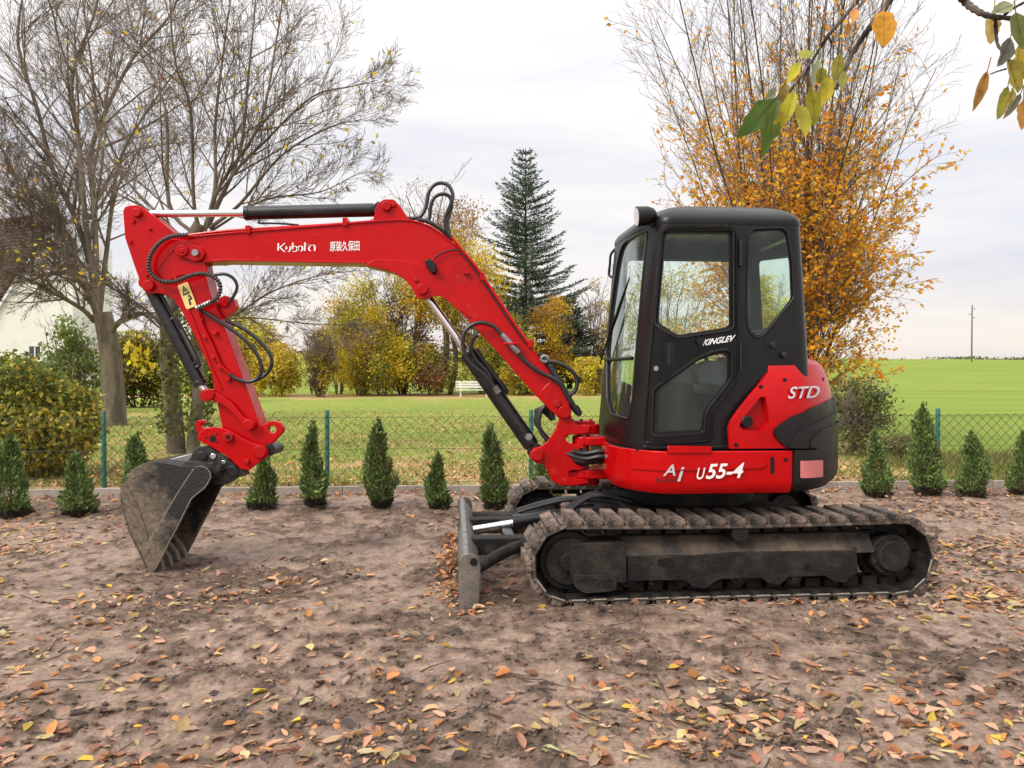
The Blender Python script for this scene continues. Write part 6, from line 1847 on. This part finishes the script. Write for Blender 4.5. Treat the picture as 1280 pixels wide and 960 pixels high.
def overhang(label, twigs, leaves, Y, seed):
    r = random.Random(seed)
    pts0 = [at(*q, Y) for q in zt(*twigs[0][0])]
    o = thing('overhanging_branch', pts0[0], label, 'branch', 'branches hanging into the top of the view')
    for path, a, b in twigs:
        P = catmull([at(*q, Y + .03 * math.sin(i * 1.7)) for i, q in enumerate(zt(*path))], 6)
        mb = MB(); mb.tube(P, [(a + (b - a) * i / len(P)) * (1 + .18 * math.sin(i * 2.1)) for i in range(len(P))], 8); mb.build('twig', M['bark_dark'], o)
    for i, (p0, p1, w, c) in enumerate(leaves):
        y0 = Y + r.uniform(-.06, .04)
        a, b = at(*zt(p0)[0], y0), at(*zt(p1)[0], y0 + r.uniform(-.03, .03))
        d = b - a; L = d.length; W = w / 3.368 / FPX * Y * 1.05
        V, F = leaf_shape(L * 1.04, W, r.uniform(-.10, .22), r.uniform(.15, .5), seed * 50 + i, 9)
        x = d.normalized(); n = Vector((r.uniform(-.35, .35), -1, r.uniform(-.2, .4))); n = (n - x * n.dot(x)).normalized(); y = n.cross(x)
        V = [a + x * v[0] + y * v[1] + n * v[2] for v in V]
        V2 = len(V); st = a - x * .02 + Vector((0, 0, .012))
        mb = MB(); mb.add(V, F); mb.tube([st, a, a + x * L * .5, a + x * L * .9], [.0013, .0012, .0009, .0004], 4)
        lo = mb.build('leaf', M['big_leaf'], o, angle=70); kq = r.uniform(1.0, 1.3); lo.color = (*[min(.85, max(.01, q * kq * r.uniform(.93, 1.07))) for q in c], 1)
    return o
overhang('dark twigs with green and yellow leaves hanging in front of the orange tree', [
    ([(735, -40), (715, 0), (680, 55), (635, 110), (595, 165), (550, 240), (515, 310), (488, 375)], .0085, .0055), ([(600, -30), (575, 5), (520, 75), (455, 150), (420, 205), (375, 275), (335, 330), (285, 395)], .006, .003), ([(375, 275), (345, 350), (320, 400)], .003, .0015), ([(455, 150), (470, 190), (450, 240)], .003, .0012)],
    [((240, 412), (82, 572), 84, DG), ((235, 455), (188, 642), 72, (.09, .16, .025)), ((245, 425), (200, 530), 50, (.12, .18, .03)), ((333, 262), (280, 352), 44, YG2), ((392, 238), (322, 226), 52, OL), ((272, 440), (232, 518), 42, YE), ((312, 385), (264, 525), 54, YG2), ((332, 440), (348, 582), 76, (.42, .36, .03)),
     ((380, 368), (410, 522), 66, (.34, .33, .03)), ((455, 318), (438, 432), 72, (.44, .38, .03)), ((430, 283), (418, 352), 46, OL), ((415, 248), (388, 367), 34, GG), ((506, 228), (484, 342), 50, (.30, .28, .05)), ((525, 300), (508, 384), 36, OL), ((690, 48), (690, 194), 92, OR), ((567, 38), (560, 102), 36, (.60, .28, .05)), ((540, 98), (534, 152), 30, (.58, .27, .05)), ((568, 105), (578, 136), 26, (.55, .25, .03)),
     ((278, 352), (252, 442), 40, (.25, .19, .03)), ((236, 368), (178, 452), 34, GG)], 1.9, 1)
overhang('knobbly twig with yellowing leaves in the top right corner', [
    ([(1005, -30), (1030, 5), (1065, 35), (1115, 62), (1170, 72), (1250, 80), (1300, 84)], .010, .004), ([(1160, 72), (1162, 130), (1170, 190), (1205, 235), (1215, 270)], .005, .002), ([(1200, 60), (1235, 35), (1290, 5)], .004, .003), ([(1205, 290), (1170, 300), (1138, 312)], .0022, .0015)],
    [((1152, 48), (1128, 182), 78, TN), ((1232, 20), (1148, 52), 58, GG), ((1245, 52), (1278, 195), 82, (.11, .14, .02)), ((1222, 163), (1178, 272), 62, (.13, .14, .10)), ((1262, 178), (1248, 292), 84, (.46, .37, .05)), ((1210, 250), (1260, 385), 92, (.42, .36, .06)), ((1212, 362), (1164, 503), 54, (.32, .29, .05)), ((1266, 393), (1198, 497), 34, (.28, .25, .17)),
     ((1236, 368), (1214, 448), 36, (.42, .30, .06)), ((1126, 298), (1058, 462), 46, (.42, .24, .05)), ((1278, 418), (1270, 545), 50, (.48, .26, .04)), ((1280, 260), (1290, 330), 70, YE)], 1.85, 2)

# ------------------------------------------------------------------ fallen leaves
LEAFCOL = {'pale yellow': (.52, .38, .18), 'orange': (.56, .25, .08), 'pinkish tan': (.50, .28, .175), 'rust brown': (.30, .135, .075), 'dark brown': (.075, .052, .044), 'bright yellow': (.58, .38, .05), 'greenish cream': (.44, .39, .21), 'muddy tan': (.34, .225, .15)}
SH = [leaf_shape(1.0, w, c, f, 900 + i, 6) for i, (w, c, f) in enumerate(((.42, .08, .2), (.5, -.2, .5), (.36, .15, .3), (.46, .3, .6), (.58, -.08, .15), (.40, .05, .9), (.52, .2, -.3), (.44, -.3, .3), (.62, .1, .35), (.34, -.1, .2), (.48, .35, .5), (.66, -.2, .6)))]
def blocked(x, y):
    p = Vector((x, y, 0)) - EX.o; u, v = p.dot(EX.U), p.dot(EX.V)
    return (abs(u) < 1.36 and abs(v) < 1.0) or (-1.78 < u < -1.6 and abs(v) < 1.06)
fl_meshes = []
for i, (V, F) in enumerate(SH):
    me = bpy.data.meshes.new('fallen_leaf'); me.from_pydata([(a - .5, b, c) for a, b, c in V], [], F); me.materials.append(M['big_leaf'])
    me.polygons.foreach_set('use_smooth', [True] * len(me.polygons)); fl_meshes.append(me)
rl = random.Random(77)
names = ['pale yellow'] * 5 + ['orange'] * 4 + ['pinkish tan'] * 8 + ['rust brown'] * 6 + ['dark brown'] * 3 + ['bright yellow'] * 1 + ['greenish cream'] * 1 + ['muddy tan'] * 6
def lay(x, y, L, cname, seed_r, label=None, dz=0.0):
    fi = seed_r.randrange(len(fl_meshes)); me = fl_meshes[fi]; form = ('flat', 'folded', 'flat', 'curled', 'flat', 'folded', 'flat', 'curled', 'flat', 'flat', 'curled', 'folded')[fi]
    o = bpy.data.objects.new('fallen_leaf', me); COL.objects.link(o)
    e = .06; gx_ = float(mud_h(x + e, y) - mud_h(x - e, y)) / (2 * e); gy_ = float(mud_h(x, y + e) - mud_h(x, y - e)) / (2 * e)
    n = Vector((-gx_ * .7 + seed_r.gauss(0, .16), -gy_ * .7 + seed_r.gauss(0, .16), 1)).normalized()
    q = n.to_track_quat('Z', 'Y'); q = q @ Matrix.Rotation(seed_r.uniform(0, 6.283), 3, 'Z').to_quaternion()
    o.rotation_mode = 'QUATERNION'; o.rotation_quaternion = q
    o.location = (x, y, max(float(mud_h(x, y)), float(mud_h(x + .02, y)), float(mud_h(x - .02, y)), float(mud_h(x, y + .02)), float(mud_h(x, y - .02))) + .005 + dz); o.scale = (L, L * seed_r.uniform(.8, 1.15), L)
    c = LEAFCOL[cname]; k = seed_r.uniform(.75, 1.2)
    o.color = (*[min(.9, q_ * k * seed_r.uniform(.92, 1.08)) for q_ in c], 1)
    q_ = CX + FPX * x / y; w_ = CY + FPX * (EYE - .02 * y - 0) / y - 0
    place = 'by the left edge' if q_ < 130 else 'below the bucket' if q_ < 330 else 'between bucket and blade' if q_ < 520 else 'below the dozer blade' if q_ < 680 else 'below the track front' if q_ < 900 else 'below the track rear' if q_ < 1110 else 'by the right edge'
    row = 'close to the camera' if y < 3.0 else 'on the nearer mud' if y < 3.45 else 'on the mud farther back'
    size = 'small' if L < .065 else 'medium' if L < .088 else 'large'
    tag(o, label or '%s %s %s fallen leaf %s, %s' % (size, form, cname, row, place), 'leaf', 'fallen leaves on the foreground mud')
    return o
count = 0
while count < 292:
    px, py = rl.uniform(-15, 1295), 962 - 235 * rl.random() ** 1.05
    g = on_ground(px, py)
    if blocked(g.x, g.y): continue
    dens = .22 + 1.6 * max(0, float(vnoise(g.x * 1.6, g.y * 1.6, 88)) - .35) + .25 * (px > 900)
    if rl.random() > dens * .8: continue
    lay(g.x, g.y, rl.uniform(.042, .092) * (1.0 if rl.random() < .85 else 1.2), rl.choice(names), rl); count += 1
g = on_ground(678, 758); lay(g.x, g.y, .07, 'bright yellow', rl, 'bright yellow leaf on the mud below the front end of the near track')
g = on_ground(573, 852); lay(g.x, g.y, .10, 'orange', rl, 'bright orange leaf on the mud below the dozer blade')
g = on_ground(186, 727); lay(g.x, g.y, .06, 'orange', rl, 'orange leaf at the foot of the bucket side cutter')
g = on_ground(127, 785); lay(g.x, g.y, .09, 'bright yellow', rl, 'golden leaf lying on the mud below and left of the bucket')

M['litter'] = leaf_mat('leaf_litter', .15, .65)
def litter(name, XY, hf, Ls, cols, label, lift=.006, flat=.2):
    n = len(XY); V, F, C = [], [], []
    base_c = np.array(cols)[rng.integers(0, len(cols), n)] * rng.uniform(.7, 1.2, (n, 1)) * rng.uniform(.92, 1.08, (n, 3))
    z = hf(XY[:, 0], XY[:, 1]) + lift
    sid = rng.integers(0, len(SH), n); ang = rng.uniform(0, 6.283, n)
    nrm = unit(np.stack([rng.normal(0, flat, n), rng.normal(0, flat, n), np.ones(n)], -1))
    tx = unit(np.cross(np.stack([np.sin(ang), -np.cos(ang), np.zeros(n)], -1), nrm)); ty = np.cross(nrm, tx)
    off = 0
    for s_ in range(len(SH)):
        m = sid == s_; k = int(m.sum())
        if not k: continue
        sv = np.array(SH[s_][0]); sf = np.array(SH[s_][1]); sv = sv - [.5, 0, 0]
        W = (sv[None, :, 0:1] * tx[m][:, None] + sv[None, :, 1:2] * ty[m][:, None] + sv[None, :, 2:3] * nrm[m][:, None]) * Ls[m][:, None, None]
        W = W + np.stack([XY[m, 0], XY[m, 1], z[m]], -1)[:, None]
        V.append(W.reshape(-1, 3)); F.append((sf[None] + (np.arange(k) * len(sv))[:, None, None] + off).reshape(-1, 4)); off += k * len(sv)
        C.append(np.repeat(base_c[m], len(sv), 0))
    return tag(quick(name, np.concatenate(V), np.concatenate(F), M['litter'], None, np.concatenate(C), smooth=True), label, kind='stuff')
pts = []
while len(pts) < 4200:
    px, py = rl.uniform(-60, 1340), 612 + 348 * rl.random() ** .9
    g = on_ground(px, py)
    if g.y > float(kerb_y(g.x)) - .03 or blocked(g.x, g.y): continue
    d = (.25 + .35 * max(0, (px - 560) / 700)) * (1.5 if py < 700 and (px > 1000 or px < 140) else 1) * (.10 + 3.2 * max(0, float(vnoise(g.x * 1.3 + 3, g.y * 1.3, 66)) - .3) ** 1.4)
    if py > 760: d *= .26
    if 560 < px < 600 and 650 < py < 770: d = .9
    if rl.random() < d: pts.append((g.x, g.y))
XY = np.array(pts)
LC = [LEAFCOL[k] for k in names]
litter('leaf_litter', XY, mud_h, rng.uniform(.03, .085, len(XY)), LC, 'scatter of small fallen leaves all over the mud')
# drift of leaves caught in front of the dozer blade and along the kerb
Pd = []
for k in range(190):
    v = rl.uniform(-1.0, 1.0); u = -1.76 - abs(rl.gauss(0, .09)); w = EX.w(u, v, 0); Pd.append((w.x, w.y))
for k in range(900):
    x = rl.uniform(-7, 7); Pd.append((x, float(kerb_y(x)) - .03 - abs(rl.gauss(0, .14))))
Pd = np.array(Pd); litter('leaf_drift', Pd, lambda x, y: mud_h(x, y) + rng.uniform(0, .03, len(x)), rng.uniform(.03, .065, len(Pd)), [LEAFCOL['orange'], LEAFCOL['rust brown'], LEAFCOL['pinkish tan'], LEAFCOL['rust brown'], (.45, .22, .09)], 'drift of orange leaves against the blade and the kerb', flat=.5)
# leaves and grass on the lawn
pts = []
while len(pts) < 12500:
    x, y = rl.uniform(-14, 11), 8.9 + 17 * rl.random() ** 1.6
    if y < float(kerb_y(x)) + .08: continue
    if x > 6.5 and y > float(kerb_y(x)) + 3.0: continue
    d = .25 + 1.1 * float(vnoise(x * .8, y * .8, 44)) ** 1.5 + (.5 if x < -5.2 else 0) + .3 * math.exp(-(y - float(kerb_y(x))) / .8)
    if rl.random() < d: pts.append((x, y))
XY = np.array(pts)
litter('lawn_leaves', XY, lambda x, y: lawn_h(x, y) + .012, rng.uniform(.05, .095, len(XY)), [(.50, .32, .16), (.58, .41, .21), (.46, .24, .11), (.32, .16, .08), (.62, .44, .16), (.55, .27, .08)], 'brown and tan leaves lying thick on the lawn', flat=.35)
n = 46000
y = 8.95 + 13 * rng.random(n) ** 1.7; x = rng.uniform(-1, 1, n) * (y * .72 + .6)
y = np.maximum(y, kerb_y(x) + .08 + .1 * rng.random(n))
kp = (fbm(x * 1.2, y * 1.2, 91, 3) > -.16) & ~((x > 6.6) & (y > kerb_y(x) + 3.0)); x, y = x[kp], y[kp]; n = len(x)
P = np.stack([x, y, lawn_h(x, y) - .005], -1)
T = np.stack([rng.normal(0, .35, n), rng.normal(0, .35, n), np.ones(n)], -1)
cloud_o = cloud('grass', P, T, rng.normal(0, 1, (n, 3)), rng.uniform(.035, .085, n), rng.uniform(.005, .010, n) * 1.4, pick([(.19, .25, .04), (.26, .31, .055), (.14, .20, .035), (.34, .34, .09)], n), M['leaf'])
tag(cloud_o, 'short green grass blades of the lawn', kind='stuff')
# taller weeds where lawn meets crop on the right
n = 9000
x = rng.uniform(5.5, 12, n); y = kerb_y(x) + 1.8 + rng.normal(0, .65, n); y = np.maximum(y, kerb_y(x) + .1)
P = np.stack([x, y, lawn_h(x, y) - .005], -1)
T = np.stack([rng.normal(0, .4, n), rng.normal(0, .4, n), np.ones(n)], -1)
o = cloud('rough_grass', P, T, rng.normal(0, 1, (n, 3)), rng.uniform(.08, .24, n), rng.uniform(.006, .012, n) * 1.3, pick([(.17, .20, .04), (.24, .22, .07), (.32, .26, .12), (.11, .15, .03)], n), M['leaf'])
tag(o, 'tufts of rough grass and weeds along the edge of the field', kind='stuff')
# crumbs of soil and sticks on the mud
pts = []
while len(pts) < 2600:
    px, py = rl.uniform(-30, 1310), 612 + 348 * rl.random() ** .8
    g = on_ground(px, py)
    if g.y > float(kerb_y(g.x)) - .05 or blocked(g.x, g.y): continue
    if rl.random() < float(crumb(g.x, g.y)) ** 2 * .9: pts.append((g.x, g.y))
XY = np.array(pts); n = len(XY); s_ = rng.uniform(.004, .013, n) * rng.choice([1, 1, 1.4], n)
oc = np.array([(1, 0, 0), (-1, 0, 0), (0, 1, 0), (0, -1, 0), (0, 0, .8), (0, 0, -.8)], float)
of = np.array([(0, 2, 4), (2, 1, 4), (1, 3, 4), (3, 0, 4), (2, 0, 5), (1, 2, 5), (3, 1, 5), (0, 3, 5)])
V = oc[None] * s_[:, None, None] * rng.uniform(.6, 1.4, (n, 6, 3)) + np.stack([XY[:, 0], XY[:, 1], mud_h(XY[:, 0], XY[:, 1]) + s_ * .3], -1)[:, None]
F = of[None] + (np.arange(n) * 6)[:, None, None]
tag(quick('soil_crumbs', V.reshape(-1, 3), F.reshape(-1, 3), bpy.data.materials['mud'], col=np.full((n * 6, 3), .8), smooth=True), 'crumbs of wet soil on the mud', kind='stuff')
V, F = [], []
tw = Twigs(55)
for k in range(150):
    px, py = rl.uniform(0, 1280), 660 + 300 * rl.random(); g = on_ground(px, py)
    if blocked(g.x, g.y) or g.y > float(kerb_y(g.x)) - .1: continue
    a = rl.uniform(0, 6.283); L = rl.uniform(.06, .28); p = [Vector((g.x + math.cos(a) * L * t + rl.gauss(0, .008), g.y + math.sin(a) * L * t + rl.gauss(0, .008), 0)) for t in (0, .33, .66, 1)]
    for q in p: q.z = float(mud_h(q.x, q.y)) + .006
    tw.L.append((p, [.003, .0028, .002, .0012], 0))
o = tw.mesh('fallen_twigs', M['bark_dark'], None); tag(o, 'thin dark twigs scattered on the mud', kind='stuff')
# low growth breaking the crest of the field
n = 16000; x = rng.uniform(-120, 260, n); y = 196 + rng.normal(0, 4, n)
den = np.clip(fbm(x * .05, y * 0, 201, 4) * 4 + .35, 0, 1); kp = rng.random(n) < den; x, y, den = x[kp], y[kp], den[kp]; n = len(x)
P = np.stack([x, y, field_h(x, y) + rng.random(n) * (.1 + .75 * den)], -1)
sz = rng.uniform(.35, .75, n)
tag(cloud('distant_hedgerow', P, rng.normal(0, 1, (n, 3)), rng.normal(0, 1, (n, 3)), sz, sz * .7, pick([(.12, .13, .05), (.20, .18, .07), (.09, .11, .05)], n), M['leaf']), 'ragged low growth along the crest of the field', kind='stuff')
